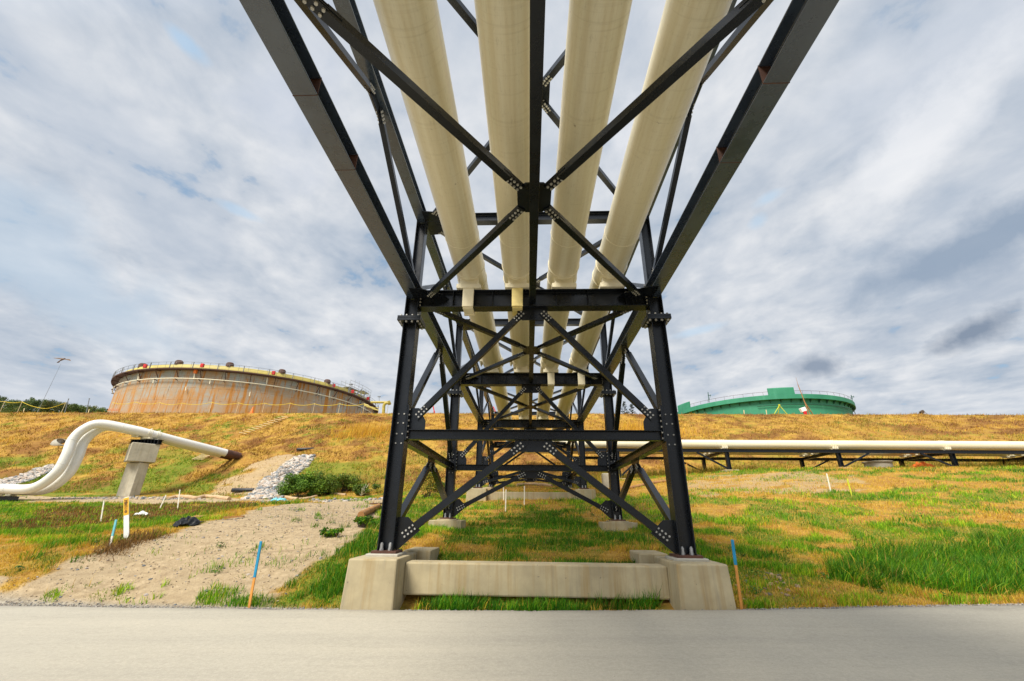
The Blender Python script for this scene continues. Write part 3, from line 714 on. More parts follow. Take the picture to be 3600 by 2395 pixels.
def tower(label, Yf, Yb, zf, zb):
    root = thing('support_tower', (0, (Yf+Yb)/2, min(zf, zb)), label, 'steel tower', 'black steel towers carrying the pipe bridge')
    zs_f, zs_b = 1.53, 1.48
    far = Yf > 20
    if far: zs_f, zs_b = 2.35, 2.45
    for Yc, z0, zs, fr in ((Yf, zf, zs_f, -1), (Yb, zb, zs_b, 1)):
        for sx in (-1, 1):
            X = sx*XC
            b = MB(); b.ibeam((X, Yc, z0), (X, Yc, 4.124), .31, .33, (1, 0, 0), .022, .016)
            if not far or True:
                for zz in ((zs+.55, zs+.35, zs+.12, zs-.08) if not far else ()):
                    for dx in (-.06, .06):
                        for dy in (-1, 1): b.bolt((X+dx, Yc+dy*.008, zz-.1), (0, dy, 0), .02, .02)
            c = b.build('column', SB, root, BEV)
            b = MB(); b.bx(X-.27, X+.27, Yc-.27, Yc+.27, 4.125, 4.183)
            for i in (-1.5, -.5, .5, 1.5):
                for j in (-1, 1):
                    b.bolt((X+i*.135, Yc+j*.215, 4.125), (0, 0, -1), .03, .035)
            for j in (-.5, .5):
                for i in (-1, 1): b.bolt((X+i*.215, Yc+j*.15, 4.125), (0, 0, -1), .03, .035)
            b.build('flange_plate', SB, c)
            b = MB(); b.bx(X-.24, X+.24, Yc-.24, Yc+.24, z0-.045, z0-.001); b.build('base_plate', [M['rustpipe']], c)
            for i in (-1, 1):
                for j in (-1, 1):
                    b = MB(); p = (X+i*.085, Yc+j*.10); b.cyl((*p, z0-.001), (*p, z0+.035), .044, 6, mat=0, smooth=False); b.cyl((*p, z0+.035), (*p, z0+.12), .036, 10); b.cyl((*p, z0+.12), (*p, z0+.14), .022, 8)
                    b.build('anchor_bolt', M['galv'], c)
            # gussets on the column: upper knee and base shoe
            xi = X-sx*.157; nY = (0, 1, 0)
            b = MB(); b.bx(min(xi, xi-sx*.03), max(xi, xi-sx*.03), Yc-.15, Yc+.15, zs-.13, zs+.62)
            for k in range(6):
                for j in (-1, 1): b.bolt((xi-sx*.03, Yc+j*.10, zs-.07+k*.12), (-sx, 0, 0), .021, .022)
            b.build('end_plate', SB, root)
            gusset([(xi-sx*.03, Yc, zs+.11), (xi-sx*.38, Yc, zs+.11), (xi-sx*.38, Yc, zs+.30), (xi-sx*.22, Yc, zs+.58), (xi-sx*.03, Yc, zs+.58)], .022, root)
            gusset([(xi, Yc, z0+.02), (xi-sx*.06, Yc, z0+.02), (xi-sx*.46, Yc, z0+.36), (xi-sx*.20, Yc, z0+.60), (xi, Yc, z0+.60)], .022, root)
            brace('upper_brace', (xi-sx*.16, Yc, zs+.36), (sx*.20, Yc, 4.44), .13, (0, 1, 0), root, far=far)
            brace('lower_brace', (xi-sx*.10, Yc, z0+.24), (sx*.20, Yc, zs-.17), .135, (0, 1, 0), root, far=far)
        b = MB(); b.ibeam((-XC+.19, Yc, zs), (XC-.19, Yc, zs), .205, .20, (0, 0, 1)); b.build('strut', SB, root, BEV)
        b = MB(); b.plate([(-.39, Yc, zs-.105), (.39, Yc, zs-.105), (.39, Yc, zs-.28), (.30, Yc, zs-.345), (-.30, Yc, zs-.345), (-.39, Yc, zs-.28)], .022)
        b.build('gusset_plate', SB, root)
        b = MB(); b.plate([(-.36, Yc, 4.515), (.36, Yc, 4.515), (.36, Yc, 4.30), (.24, Yc, 4.22), (-.24, Yc, 4.22), (-.36, Yc, 4.30)], .022); b.build('gusset_plate', SB, root)
    zs = (zs_f+zs_b)/2; Ym = (Yf+Yb)/2
    for sx in (-1, 1):
        X = sx*XC
        b = MB(); b.ibeam((X, Yf+.02, zs), (X, Yb-.02, zs), .215, .20, (0, 0, 1)); b.build('side_strut', SB, root, BEV)
        gusset([(X, Ym-.42, zs-.11), (X, Ym+.42, zs-.11), (X, Ym+.36, zs-.34), (X, Ym+.12, zs-.46), (X, Ym-.12, zs-.46), (X, Ym-.36, zs-.34)], .022, root)
        gusset([(X, Ym-.38, 4.795), (X, Ym+.38, 4.795), (X, Ym+.3, 4.58), (X, Ym-.3, 4.58)], .022, root)
        for Yc, z0, k in ((Yf, zf, 1), (Yb, zb, -1)):
            brace('side_brace', (X, Yc+k*.12, z0+.30), (X, Ym-k*.18, zs-.26), .145, (1, 0, 0), root, far=far)
            brace('side_brace', (X, Yc+k*.12, zs+.30), (X, Ym-k*.18, 4.64), .145, (1, 0, 0), root, far=far)
    return root
Y1, Y2, Y3, Y4 = 9.18, 15.78, 24.57, 32.85
Y0 = 1.86
tower('near black steel tower standing on the big roadside pedestals', Y1, Y2, -.70, -.17)
tower('far black steel tower on the low pedestals below the dry hillside', Y3, Y4, 1.28, 1.76)
# ---- the bridge truss itself
br = thing('pipe_bridge', (0, 9, 4.19), 'long black steel truss bridge crossing overhead with four cream pipes on it', 'pipe bridge')
NODES = [-12.8, -5.46, Y0, Y1, Y2, Y3, Y4]
YA, YB = -13.0, 33.05
for sx in (-1, 1):
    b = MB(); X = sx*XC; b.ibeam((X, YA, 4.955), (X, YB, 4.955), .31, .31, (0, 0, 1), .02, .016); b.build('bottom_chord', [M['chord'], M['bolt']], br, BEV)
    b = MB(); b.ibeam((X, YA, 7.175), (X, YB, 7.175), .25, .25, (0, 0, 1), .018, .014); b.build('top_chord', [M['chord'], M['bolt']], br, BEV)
    for yy in (3.70, 4.95):                                          # field welds in the road span
        b = MB(); b.bx(X-.157, X+.157, yy-.006, yy+.006, 4.7985, 5.1115); b.build('weld_seam', M['rustpipe'], br)
for i, y in enumerate(NODES):
    b = MB(); b.ibeam((-XC+.17, y, 4.745), (XC-.17, y, 4.745), .45, .30, (0, 0, 1), .022, .016)
    for x in (-1.9, -.95, .0, .58, 1.32, 2.2):
        b.bx(x-.006, x+.006, y-.14, y+.14, 4.545, 4.945)
    b.build('cross_beam', SB, br, BEV)
    b = MB(); b.ibeam((-XC+.13, y, 7.15), (XC-.13, y, 7.15), .26, .20, (0, 0, 1)); b.build('top_strut', SB, br, BEV)
    for sx in (-1, 1):
        X = sx*XC
        b = MB(); b.ibeam((X, y, 5.115), (X, y, 7.045), .24, .25, (1, 0, 0)); b.build('post', SB, br, BEV)
        if i >= 3:
            b = MB(); b.ibeam((X, y, 4.247), (X, y, 4.795), .31, .33, (1, 0, 0), .022, .016)
            b.bx(X-.27, X+.27, y-.27, y+.27, 4.186, 4.246)
            for a in (-1.5, -.5, .5, 1.5):
                for j in (-1, 1): b.bolt((X+a*.135, y+j*.215, 4.246), (0, 0, 1), .03, .04)
            for j in (-.5, .5):
                for a in (-1, 1): b.bolt((X+a*.215, y+j*.15, 4.246), (0, 0, 1), .03, .04)
            b.build('column_stub', SB, br, BEV)
        # horizontal node plates, low and high
        xi = X-sx*.16
        gusset([(X-sx*.02, y-.55, 4.79), (xi-sx*.10, y-.55, 4.79), (xi-sx*.58, y-.27, 4.79), (xi-sx*.70, y, 4.79), (xi-sx*.58, y+.27, 4.79), (xi-sx*.10, y+.55, 4.79), (X-sx*.02, y+.55, 4.79)] if True else 0, .018, br)
        gusset([(X-sx*.1, y-.50, 7.035), (xi-sx*.42, y-.44, 7.035), (xi-sx*.46, y-.13, 7.035), (xi-sx*.46, y+.13, 7.035), (xi-sx*.42, y+.44, 7.035), (X-sx*.1, y+.50, 7.035)], .018, br,
               [(xi-sx*.34, y-.32, 7.035), (xi-sx*.36, y+.32, 7.035), (xi-sx*.2, y-.42, 7.035), (xi-sx*.2, y+.42, 7.035)], (0, 0, 1))
        b = MB()                                                     # stiffened bracket under the beam end
        b.bx(min(xi, xi-sx*.02), max(xi, xi-sx*.02), y-.15, y+.15, 4.53, 4.80)
        for k in range(3):
            for j in (-1, 1): b.bolt((xi-sx*.02, y+j*.11, 4.58+k*.085), (-sx, 0, 0), .022, .024)
        b.build('end_plate', SB, br)
for i in range(len(NODES)-1):
    a, c = NODES[i], NODES[i+1]; m = (a+c)/2; far = i > 3
    gusset([(-.27, m-.20, 4.70), (-.27, m+.20, 4.70), (-.14, m+.34, 4.70), (.14, m+.34, 4.70), (.27, m+.20, 4.70), (.27, m-.20, 4.70), (.14, m-.34, 4.70), (-.14, m-.34, 4.70)], .022, br)
    gusset([(-.3, m-.25, 7.06), (-.3, m+.25, 7.06), (.3, m+.25, 7.06), (.3, m-.25, 7.06)], .018, br, [(-.2, m-.15, 7.06), (.2, m-.15, 7.06), (-.2, m+.15, 7.06), (.2, m+.15, 7.06), (-.1, m-.07, 7.06), (.1, m-.07, 7.06)], (0, 0, 1))
    for sx in (-1, 1):
        X = sx*XC
        for y, k in ((a, 1), (c, -1)):
            ex = .16 if (y == Y0 and k == 1) else 0.0
            brace('bottom_brace', (sx*(XC-.44-ex*.53), y+k*(.36+ex*1.4), 4.70), (sx*.20, m-k*.22, 4.70), .118, (0, 0, 1), br, far=far)
            brace('top_brace', (sx*(XC-.38), y+k*.34, 7.06), (sx*.16, m-k*.16, 7.06), .11, (0, 0, 1), br, L=.28, far=far)
            brace('side_diagonal', (X, y+k*.20, 5.20), (X, m-k*.16, 6.98), .105, (1, 0, 0), br, L=.34, far=far)
        gusset([(X, m-.36, 7.05), (X, m+.36, 7.05), (X, m+.24, 6.84), (X, m-.24, 6.84)], .02, br)
    for y, k in ((a, 1), (c, -1)):
        for sx in (-1, 1):
            X = sx*XC; gusset([(X, y+k*.13, 5.112), (X, y+k*.52, 5.112), (X, y+k*.40, 5.34), (X, y+k*.13, 5.52)], .02, br)
    b = MB(); b.ibeam((0, a+.155, 4.70), (0, c-.155, 4.70), .25, .15, (0, 0, 1), .016, .012); b.build('stringer', SB, br, BEV)
# ------------------------------------------------------------------ pipes on the bridge, turning right on to the low rack
PR = .363; PZ = 5.563; PXS = (-1.528, -.357, .756, 1.896); RY = (40.75, 39.55, 38.35, 36.95)
LBL = ('cream pipe over the left edge of the bridge, outermost on the left', 'cream pipe immediately left of the central black stringer', 'cream pipe immediately right of the central black stringer', 'cream pipe over the right edge of the bridge, front pipe on the low rack')
def arc(cx, cy, r, a0, a1, n): return [(cx+r*math.cos(a0+(a1-a0)*i/n), cy+r*math.sin(a0+(a1-a0)*i/n)) for i in range(n+1)]
for i, X in enumerate(PXS):
    r = 1.6; yc = RY[i]
    t = thing('pipeline', (X, Y1, PZ-PR), LBL[i], 'pipeline', 'cream pipes running over the pipe bridge')
    path = [(X, y, PZ) for y in np.linspace(YA, 33.6, 48)]
    path += [(X, y, PZ-.02*k) for k, y in enumerate(np.linspace(34, yc-r-.05, 4))]
    zz = PZ-.08
    path += [(p[0], p[1], zz) for p in arc(X+r, yc-r, r, math.pi, math.pi/2, 12)]
    path += [(x, yc, zz-.0) for x in np.linspace(X+r+.4, 75, 40)]
    b = MB(); b.sweep(path, PR, 40); b.build('pipe_shell', M['pipe' if False else 'pipe'], t)
    for y in NODES:
        if y < 0: continue
        b = MB()
        b.hexa([(X-.22, y-.19, 5.087), (X+.22, y-.19, 5.087), (X+.22, y+.19, 5.087), (X-.22, y+.19, 5.087)], [(X-.215, y-.17, 5.33), (X+.215, y-.17, 5.33), (X+.215, y+.17, 5.33), (X-.215, y+.17, 5.33)])
        b.bx(X-.29, X+.29, y-.24, y+.24, 4.971, 5.085)
        b.build('pipe_shoe', M['cream'], t, .006)
        for k in ((-.30, .30) if y < 20 else (-.3,)):
            b = MB(); b.sweep([(X+(PR+.006)*math.cos(a), y+k, PZ+(PR+.006)*math.sin(a)) for a in np.linspace(0, 2*math.pi, 33)], .012, 6, cap=False); b.build('weld_ring', M['cream'], t)
    for y in ((Y1,) if i < 2 else (Y2,)):
        b = MB(); b.bx(X-.13, X+.13, y-.22, y-.16, 4.49, 4.97); b.bx(X-.12, X+.12, y-.162, y+.16, 4.46, 4.517); b.bx(X-.13, X+.13, y+.161, y+.22, 4.44, 4.97)
        b.build('hold_down_clip', M['creamy' if i == 1 else 'cream'], t, .006)
    if i < 2:                                                        # bolted guide clamp on the next beam
        b = MB()
        for k in (-.09, .09):
            b.sweep([(X+(PR+.014)*math.cos(a), Y2+k, PZ+(PR+.014)*math.sin(a)) for a in np.linspace(0, 2*math.pi, 33)], .018, 6, cap=False)
        for q in (-1, 1):
            for k in range(4): b.cyl((X+q*(PR+.06), Y2-.15+k*.10, PZ-.22), (X+q*(PR+.06), Y2-.15+k*.10, PZ+.02), .03, 6)
            b.bx(X+q*(PR+.06)-.05, X+q*(PR+.06)+.05, Y2-.22, Y2+.22, PZ-.14, PZ-.09)
        b.build('pipe_clamp', M['cream'], t)
    for y in (7.65,):
        b = MB(); b.sweep([(X+(PR+.002)*math.cos(a), y, PZ+(PR+.002)*math.sin(a)) for a in np.linspace(0, 2*math.pi, 33)], .008, 6, cap=False); b.build('weld_ring', M['cream'], t)
    for x in np.arange(16.05, 60, 8.85):                              # clamps over the low rack posts
        b = MB(); zb = zz-PR
        b.bx(x-.28, x+.28, yc-.30, yc+.30, zb-.115, zb-.02)
        for k in (-.16, 0, .16):
            b.sweep([(x+k, yc+(PR+.012)*math.cos(a), zz+(PR+.012)*math.sin(a)) for a in np.linspace(-.3, math.pi+.3, 21)], .016, 6)
            for q in (-1, 1): b.bx(x+k-.05, x+k+.05, yc+q*(PR+.05)-.06, yc+q*(PR+.05)+.06, zb+.0, zb+.20)
        b.build('pipe_clamp', M['cream'], t)
# ------------------------------------------------------------------ low rack on the right
rk = thing('pipe_rack', (20, 39, 3.3), 'low black steel rack carrying the pipes along the toe of the dry hill', 'pipe rack')
RT = PZ-.08-PR-.12                                                   # underside of the clamps
FY, BY = 36.75, 41.4
def beamr(y, x0, x1, h, z): b = MB(); b.ibeam((x0, y, z), (x1, y, z), h, .2, (0, 0, 1)); b.build('rack_beam', SB, rk)
beamr(FY-.35, 3.2, 75, .26, RT-.10); beamr(BY, 2.5, 75, .25, RT-.16)
px_ = np.arange(16.05-8.85, 70, 8.85)
for k, x in enumerate(px_):
    for y, dx in ((FY-.35, 0), (BY, .0)):
        zg = float(height(x, y, False))-.15
        b = MB(); b.ibeam((x+dx, y, zg), (x+dx, y, RT-.235), .27, .27, (1, 0, 0)); b.bx(x-.17, x+.17, y-.17, y+.17, RT-.2345, RT-.231+.0)
        b.build('post', SB, rk)
        s = 1 if k % 2 == 0 else -1
        x2 = x+(-2.4 if k % 2 == 1 else 2.4)
        xt = x-2.4 if k % 2 == 1 else x+2.4
        b = MB(); b.bar((x, y-.02, zg+.30), (xt, y-.02, RT-.25), .13, .13, (0, 1, 0)); b.build('brace', SB, rk)
    b = MB(); b.ibeam((x, FY-.24, RT-.12), (x, BY-.11, RT-.18), .22, .2, (0, 0, 1)); b.build('rack_cross_beam', SB, rk)
    for (y) in (FY-.35, BY):
        zg = float(height(x, y, False))
        f = MB(); f.bx(x-.55, x+.55, y-.5, y+.5, zg-.5, zg+.05+.06*(k % 3))
        o = f.build('concrete_footing', M['conc'], None, .03); tag(o, 'flat pale concrete pad under the %s leg of the low rack' % ('front' if y < 38 else 'rear'), 'footing', 'small pads under the low pipe rack')
# ------------------------------------------------------------------ concrete foundations
def foundation(label, Yf, ztop, zbot, x0, x1, yb, beam, wing):
    t = thing('concrete_foundation', (0, Yf, zbot), label, 'foundation')
    for sx in (-1, 1):
        b = MB(); q = .05
        b.hexa([(min(sx*(x0-.02), sx*(x1+q)), Yf-.03, zbot), (max(sx*(x0-.02), sx*(x1+q)), Yf-.03, zbot), (max(sx*(x0-.02), sx*(x1+q)), yb, zbot), (min(sx*(x0-.02), sx*(x1+q)), yb, zbot)],
               [(min(sx*x0, sx*x1), Yf, ztop), (max(sx*x0, sx*x1), Yf, ztop), (max(sx*x0, sx*x1), yb, ztop), (min(sx*x0, sx*x1), yb, ztop)])
        b.build('pedestal', M['conc'], t, .028, 2)
        b = MB(); xc = sx*XC; b.bx(xc-.31, xc+.31, Yf+.42, Yf+1.06, ztop-.02, ztop+.045); b.build('grout_pad', M['grout'], t, .015)
        if wing:
            b = MB(); a, c = sorted((sx*(x0-.29), sx*(x0+.30))); b.bx(a, c, yb+.002, yb+.95, zbot+.2, ztop+.04); b.build('wing_wall', M['conc'], t, .025, 2)
    y0, y1, z0, z1 = beam
    b = MB(); b.bx(-x0+.003, x0-.003, y0, y1, z0, z1); b.build('tie_beam', M['conc'], t, .03, 2)
    return t
foundation('large roadside concrete foundation with two pedestals and a tie beam', 8.43, -.79, -1.9, 2.45, 3.33, 9.88, (8.98, 9.42, -1.43, -.885), True)
foundation('smaller grass-edged concrete foundation of the far tower on the slope', 23.95, 1.19, .1, 2.36, 3.40, 25.2, (24.25, 24.75, .25, 1.04), False)
for Yc, z0, lb in ((Y2, -.17, 'pale concrete block in the grass under the %s rear leg of the near tower'), (Y4, 1.76, 'low concrete block under the %s rear leg of the far tower')):
    for sx in (-1, 1):
        b = MB(); X = sx*XC; b.bx(X-.55, X+.55, Yc-.55, Yc+.55, z0-.85, z0-.085); b.bx(X-.33, X+.33, Yc-.33, Yc+.33, z0-.087, z0-.046)
        o = b.build('concrete_block', M['conc'], None, .028, 2); tag(o, lb % ('left' if sx < 0 else 'right'), 'footing', 'concrete blocks under the rear legs of the towers')
# ------------------------------------------------------------------ the two white pipes on the left and their pier
def catmull(P, n=8):
    P = [V(p) for p in P]; P = [P[0]*2-P[1]]+P+[P[-1]*2-P[-2]]; out = []
    for i in range(1, len(P)-2):
        for k in range(n):
            t = k/n; a, b, c, d = P[i-1], P[i], P[i+1], P[i+2]
            out.append(0.5*((2*b)+(c-a)*t+(2*a-5*b+4*c-d)*t*t+(3*b-3*c+d-a)*t**3))
    return out+[P[-2]]
LP = [tuple(at(u, v, Y=y)) for u, v, y in ((-420,1132,34),(-240,1129,34),(-80,1126,34),(0,1125,34),(75,1124,34.05),(128,1090,34.2),(153,1049,34.4),(167,1014,34.6),(192,989,34.9),(230,976,35.4),(300,988,36.7),(350,1000,37.9),(400,1013,39.4),(460,1028,41.4),(520,1043,43.6))]
for k, (dx, dz, lb) in enumerate(((0, 0, 'white S-bent pipe on the left, upper one of the pair, resting on the pier'), (1.0, 0, 'white S-bent pipe on the left, lower one tucked beside its twin'))):
    t = thing('bent_pipeline', (-40, 34+dx, .2), lb, 'pipeline', 'white pipes dipping into the left hillside')
    P = [V(p) for p in LP]
    if k:                                                            # the twin runs behind, offset square to the run
        Q = []
        for i, p in enumerate(P):
            d = P[min(i+1, len(P)-1)]-P[max(i-1, 0)]; f = min(1, max(0, (i-8)/5)); o = V(0, 1, 0).lerp(V(-d.y, d.x, 0).normalized() if i > 8 else V(0, 1, 0), f)
            Q.append(p+o*.95+V(0, 0, -.05))
        P = Q
    path = catmull(P, 8)
    b = MB(); b.sweep(path, PR, 28); b.build('pipe_shell', M['pipew'], t)
    d = (path[-1]-path[-3]).normalized(); b = MB(); b.cyl(path[-1]-d*.02, path[-1]+d*1.4, PR*1.05, 24); b.build('pipe_sleeve', M['rustpipe'], t)
    for j in (26, 44, 56, 78):
        q = path[j]; dd = (path[j+1]-path[j-1]).normalized(); a = dd.orthogonal().normalized(); c = dd.cross(a)
        b = MB(); b.sweep([q+(a*math.cos(s)+c*math.sin(s))*(PR+.004) for s in np.linspace(0, 2*math.pi, 29)], .012, 6, cap=False); b.build('weld_ring', M['pipew'], t)
    for yy in (37.75, 38.2):                                        # clamp straps above the pier
        j = min(range(len(path)), key=lambda i: abs(path[i].y-yy)); q = path[j]; dd = (path[j+1]-path[j-1]).normalized(); a = V(0,0,1); a = (a-dd*a.dot(dd)).normalized(); c = dd.cross(a)
        b = MB()
        for off in (-.12, 0, .12):
            b.sweep([q+dd*off+(a*math.cos(s)+c*math.sin(s))*(PR+.02) for s in np.linspace(0, 2*math.pi, 25)], .02, 6, cap=False)
        for s in (.5, -.5):
            b.cyl(q+a*(PR-.02)+c*s*.3, q+a*(PR+.12)+c*s*.3, .035, 6)
        b.bx(q.x-.32, q.x+.32, q.y-.2, q.y+.2, q.z-PR-.10, q.z-PR+.06); b.build('pipe_clamp', M['cream'], t)
    for xx in (-43.6, -41.6, -48):
        j = min(range(len(path)), key=lambda i: abs(path[i].x-xx)); q = path[j]
        b = MB(); b.bx(q.x-.22, q.x+.22, q.y-.25, q.y+.25, q.z-PR-.16, q.z-PR+.05); b.build('pipe_shoe', M['cream'], t)
def rotbox(b, c, size, ang, mat=0):
    ca, sa = math.cos(ang), math.sin(ang); b.box(c, size, (V(ca, sa, 0), V(-sa, ca, 0), V(0, 0, 1)), mat)
K = 38/40.6
t = thing('concrete_pier', (-37.1*K, 38, .8), 'pale concrete pier with a wider block head holding up the two bent white pipes', 'pier')
b = MB(); rotbox(b, (-37.1*K, 38, 1.9), (1.78, .8, 3.7), math.radians(-18)); b.build('pier_shaft', M['concp'], t, .05, 2)
b = MB(); rotbox(b, (-37.05*K, 38, 4.9*K), (2.2*K, 2.1*K, 1.68*K), math.radians(-42)); b.build('pier_head', M['concp'], t, .04, 2)
b = MB(); b.ibeam((-38.45*K, 38, 5.96*K), (-35.5*K, 38, 5.96*K), .40, .5, (0, 0, 1), .035, .03)
for k in range(9): b.bx(-38.3*K+k*.31-.02, -38.3*K+k*.31+.02, 37.76, 38.24, 5.42, 5.74)
tag(b.build('steel_saddle', M['steel']), 'black ribbed steel saddle beam on top of the concrete pier', 'saddle')
b = MB(); zs_ = LP[3][2]-PR-.33; b.ibeam((-50, 34.45, zs_), (-40.3, 34.45, zs_), .30, .9, (0, 0, 1)); b.bx(-41.8, -41.5, 33.9, 35.1, zs_-.4, zs_-.152); b.bx(-46.8, -46.5, 33.9, 35.1, zs_-.4, zs_-.152)
tag(b.build('pipe_sleeper', M['steel']), 'low black steel sleeper under the bent white pipes at the left edge', 'sleeper')
# ------------------------------------------------------------------ tanks
def cylpt(c, r, a, z): return V(c[0]+r*math.cos(a), c[1]+r*math.sin(a), z)
def ringmesh(b, c, prof, a0, a1, n, mat=0, uv=False, smooth=True):    # prof: list of (r, z)
    m = len(prof); vs = []; fs = []; us = []
    for i in range(n+1):
        a = a0+(a1-a0)*i/n; vs += [cylpt(c, r, a, z) for r, z in prof]
    for i in range(n):
        for k in range(m-1):
            fs.append((i*m+k, (i+1)*m+k, (i+1)*m+k+1, i*m+k+1))
            A0, A1 = a0+(a1-a0)*i/n, a0+(a1-a0)*(i+1)/n; r = prof[0][0]
            us.append([(A0*r, prof[k][1]), (A1*r, prof[k][1]), (A1*r, prof[k+1][1]), (A0*r, prof[k+1][1])])
    b.add(vs, fs, mat, smooth, us if uv else None)
TAU = 2*math.pi
def hit(u, v, c, r):
    q = ray(u*2357/3600, v*2357/3600); o = EYE[:2]-np.array(c); a = q[:2]@q[:2]; bb = o@q[:2]; cc = o@o-r*r
    dsc = max(bb*bb-a*cc, 0); tt = (-bb-math.sqrt(dsc))/a; return EYE+tt*q
RC, RR = (-59.6, 91.2), 24.1
rt = thing('storage_tank', (*RC, 13.0), 'huge rust-streaked grey storage tank with yellow rim behind the left crest', 'tank')
b = MB(); ringmesh(b, RC, [(RR, 12.5), (RR, 22.1)], 0, TAU, 160, uv=True); b.build('tank_shell', M['rust'], rt)
b = MB(); ringmesh(b, RC, [(RR+.01, 22.12), (RR+.01, 22.95), (RR-.25, 23.05), (8, 24.0), (.2, 24.3)], 0, TAU, 160); b.build('yellow_rim', M['yellow'], rt)
b = MB(); ringmesh(b, RC, [(RR+.02, 22.04), (RR+1.05, 22.04), (RR+1.05, 22.0), (RR+1.05, 21.86), (RR+.02, 21.86)], 0, TAU, 160, smooth=False); b.build('walkway', M['walk'], rt)
b = MB()
for z in (22.55, 23.05): b.sweep([cylpt(RC, RR+1.0, a, z) for a in np.linspace(math.pi, TAU+.6, 150)], .025, 5)
for a in np.arange(math.pi, TAU+.6, .058): b.cyl(cylpt(RC, RR+1.0, a, 22.05), cylpt(RC, RR+1.0, a, 23.07), .022, 5)
for a in np.arange(math.pi, TAU+.6, .154): b.bx(*sum(([q-.05, q+.05] for q in cylpt(RC, RR+1.0, a, 0)[:2]), []), 22.05, 23.07)
b.build('railing', M['grey'], rt)
for a in np.arange(math.pi+.05, TAU+.3, .154):
    b = MB(); b.bar(cylpt(RC, RR+.95, a, 21.83), cylpt(RC, RR+.05, a, 20.6), .09, .09); b.bar(cylpt(RC, RR+.02, a, 21.80), cylpt(RC, RR+1.0, a, 21.80), .09, .10); b.build('walkway_bracket', M['walk'], rt)
b = MB(); b.sweep([cylpt(RC, RR+.42, a, 20.33) for a in np.linspace(math.pi*.95, TAU+.4, 150)], .085, 8); b.build('spray_pipe', M['cream'], rt)
for a in np.arange(math.pi+.05, TAU+.3, .154):
    b = MB(); b.bar(cylpt(RC, RR+.0, a, 20.1), cylpt(RC, RR+.62, a, 20.2), .07, .10); b.build('spray_bracket', M['walk'], rt)
for u, v0, v1 in ((488, 1306, 1340), (685, 1300, 1331), (541, 1335, 1347), (655, 1360, 1374), (740, 1335, 1350), (880, 1378, 1393), (940, 1328, 1350), (1160, 1374, 1400)):
    p, q = hit(u, v0, RC, RR+.3), hit(u-3, v1, RC, RR+.3); b = MB(); b.cyl(p, q, .085, 7); b.build('riser_pipe', M['cream'], rt)
p = hit(688, 1305, RC, RR+.35); b = MB(); b.box(p, (.45, .3, .8)); b.build('orange_fitting', M['orange'], rt)
for u, v in ((502, 1286), (630, 1276), (808, 1286), (991, 1311), (1150, 1348)):
    p = hit(u, v, RC, RR-.5); p[2] = 23.45; b = MB(); n = 12
    b.sweep([V(*p)+V(0, 0, -.5), V(*p)+V(0, 0, .1), V(*p)+V(0, 0, .32), V(*p)+V(0, 0, .42)], [.62, .62, .45, .1], n); b.build('vent_hood', M['walk'], rt)
for u, v in ((511, 1287), (712, 1283), (962, 1311), (1173, 1359), (1293, 1406), (1240, 1377)):
    p = hit(u, v, RC, RR+.9); p[2] = 22.55; b = MB(); b.box(p, (.50, .35, .62)); b.bx(p[0]-.2, p[0]+.2, p[1]-.20, p[1]-.18, p[2]-.04, p[2]+.04); b.build('red_cabinet', M['red'], rt, .03)
b = MB()                                                             # stair and gangway frame at the right of the rim
pa = hit(1255, 1385, RC, RR+.6); a0 = math.atan2(pa[1]-RC[1], pa[0]-RC[0])
for k in range(7):
    a = a0-.10+k*.055
    for r in (RR-1.8, RR+.6): b.cyl(cylpt(RC, r, a, 22.0), cylpt(RC, r, a, 24.9+.5*math.sin(k)), .035, 5)
for z in (23.6, 24.2, 24.8):
    for r in (RR-1.8, RR+.6): b.sweep([cylpt(RC, r, a, z) for a in np.linspace(a0-.10, a0+.23, 8)], .03, 5)
for k in range(3):
    b.bar(cylpt(RC, RR+.6, a0-.02+k*.10, 22.1), cylpt(RC, RR-.3, a0+.12+k*.10, 24.4), .12, .30)
b.bar(cylpt(RC, RR-.6, a0-.10, 23.5), cylpt(RC, RR-.6, a0+.05, 23.5), 1.8, .10); b.bar(cylpt(RC, RR-.6, a0+.10, 24.0), cylpt(RC, RR-.6, a0+.23, 24.0), 1.8, .10)
b.build('stair_gangway', M['galv'], rt)
for u, v0, v1 in ((1234, 1352, 1384), (1333, 1395, 1424)):
    p = hit(u, v1, RC, RR+.7); q = at(u*2357/3600, v0*2357/3600, Y=p[1]); b = MB(); b.cyl(p, q, .05, 6); b.box(q, (.7, .35, .14)); b.build('lamp_post', M['grey'], rt)
b = MB(); aw = math.pi+.18                                           # hose reel hanging off the left side
c = cylpt(RC, RR+.9, aw, 20.2); tx = V(-math.sin(aw), math.cos(aw), 0); b.sweep([c+V(0,0,1)*math.cos(s)*1.1+V(math.cos(aw), math.sin(aw), 0)*math.sin(s)*1.1 for s in np.linspace(0, TAU, 25)], .09, 6, cap=False)
for s in range(5): b.bar(c, c+V(0,0,1)*math.cos(s*1.26)*1.1+V(math.cos(aw), math.sin(aw), 0)*math.sin(s*1.26)*1.1, .06, .06)
b.build('side_reel', M['walk'], rt)
GC, GR = (53.1, 101.8), 18.9
gt = thing('storage_tank', (*GC, 13.0), 'green painted storage tank with raised wind screens behind the right crest', 'tank')
b = MB(); ringmesh(b, GC, [(GR-.75, 12.5), (GR-.75, 21.9)], 0, TAU, 150); b.build('tank_shell', M['green'], gt)
b = MB(); ringmesh(b, GC, [(GR-.74, 21.16), (GR, 21.16), (GR, 22.0), (GR-.1, 22.06), (6, 22.4), (.2, 22.6)], 0, TAU, 150, smooth=False); b.build('rim_band', M['green'], gt)
b = MB(); b.sweep([cylpt(GC, GR-.25, a, 22.75) for a in np.linspace(math.pi*.9, TAU+.9, 150)], .028, 5)
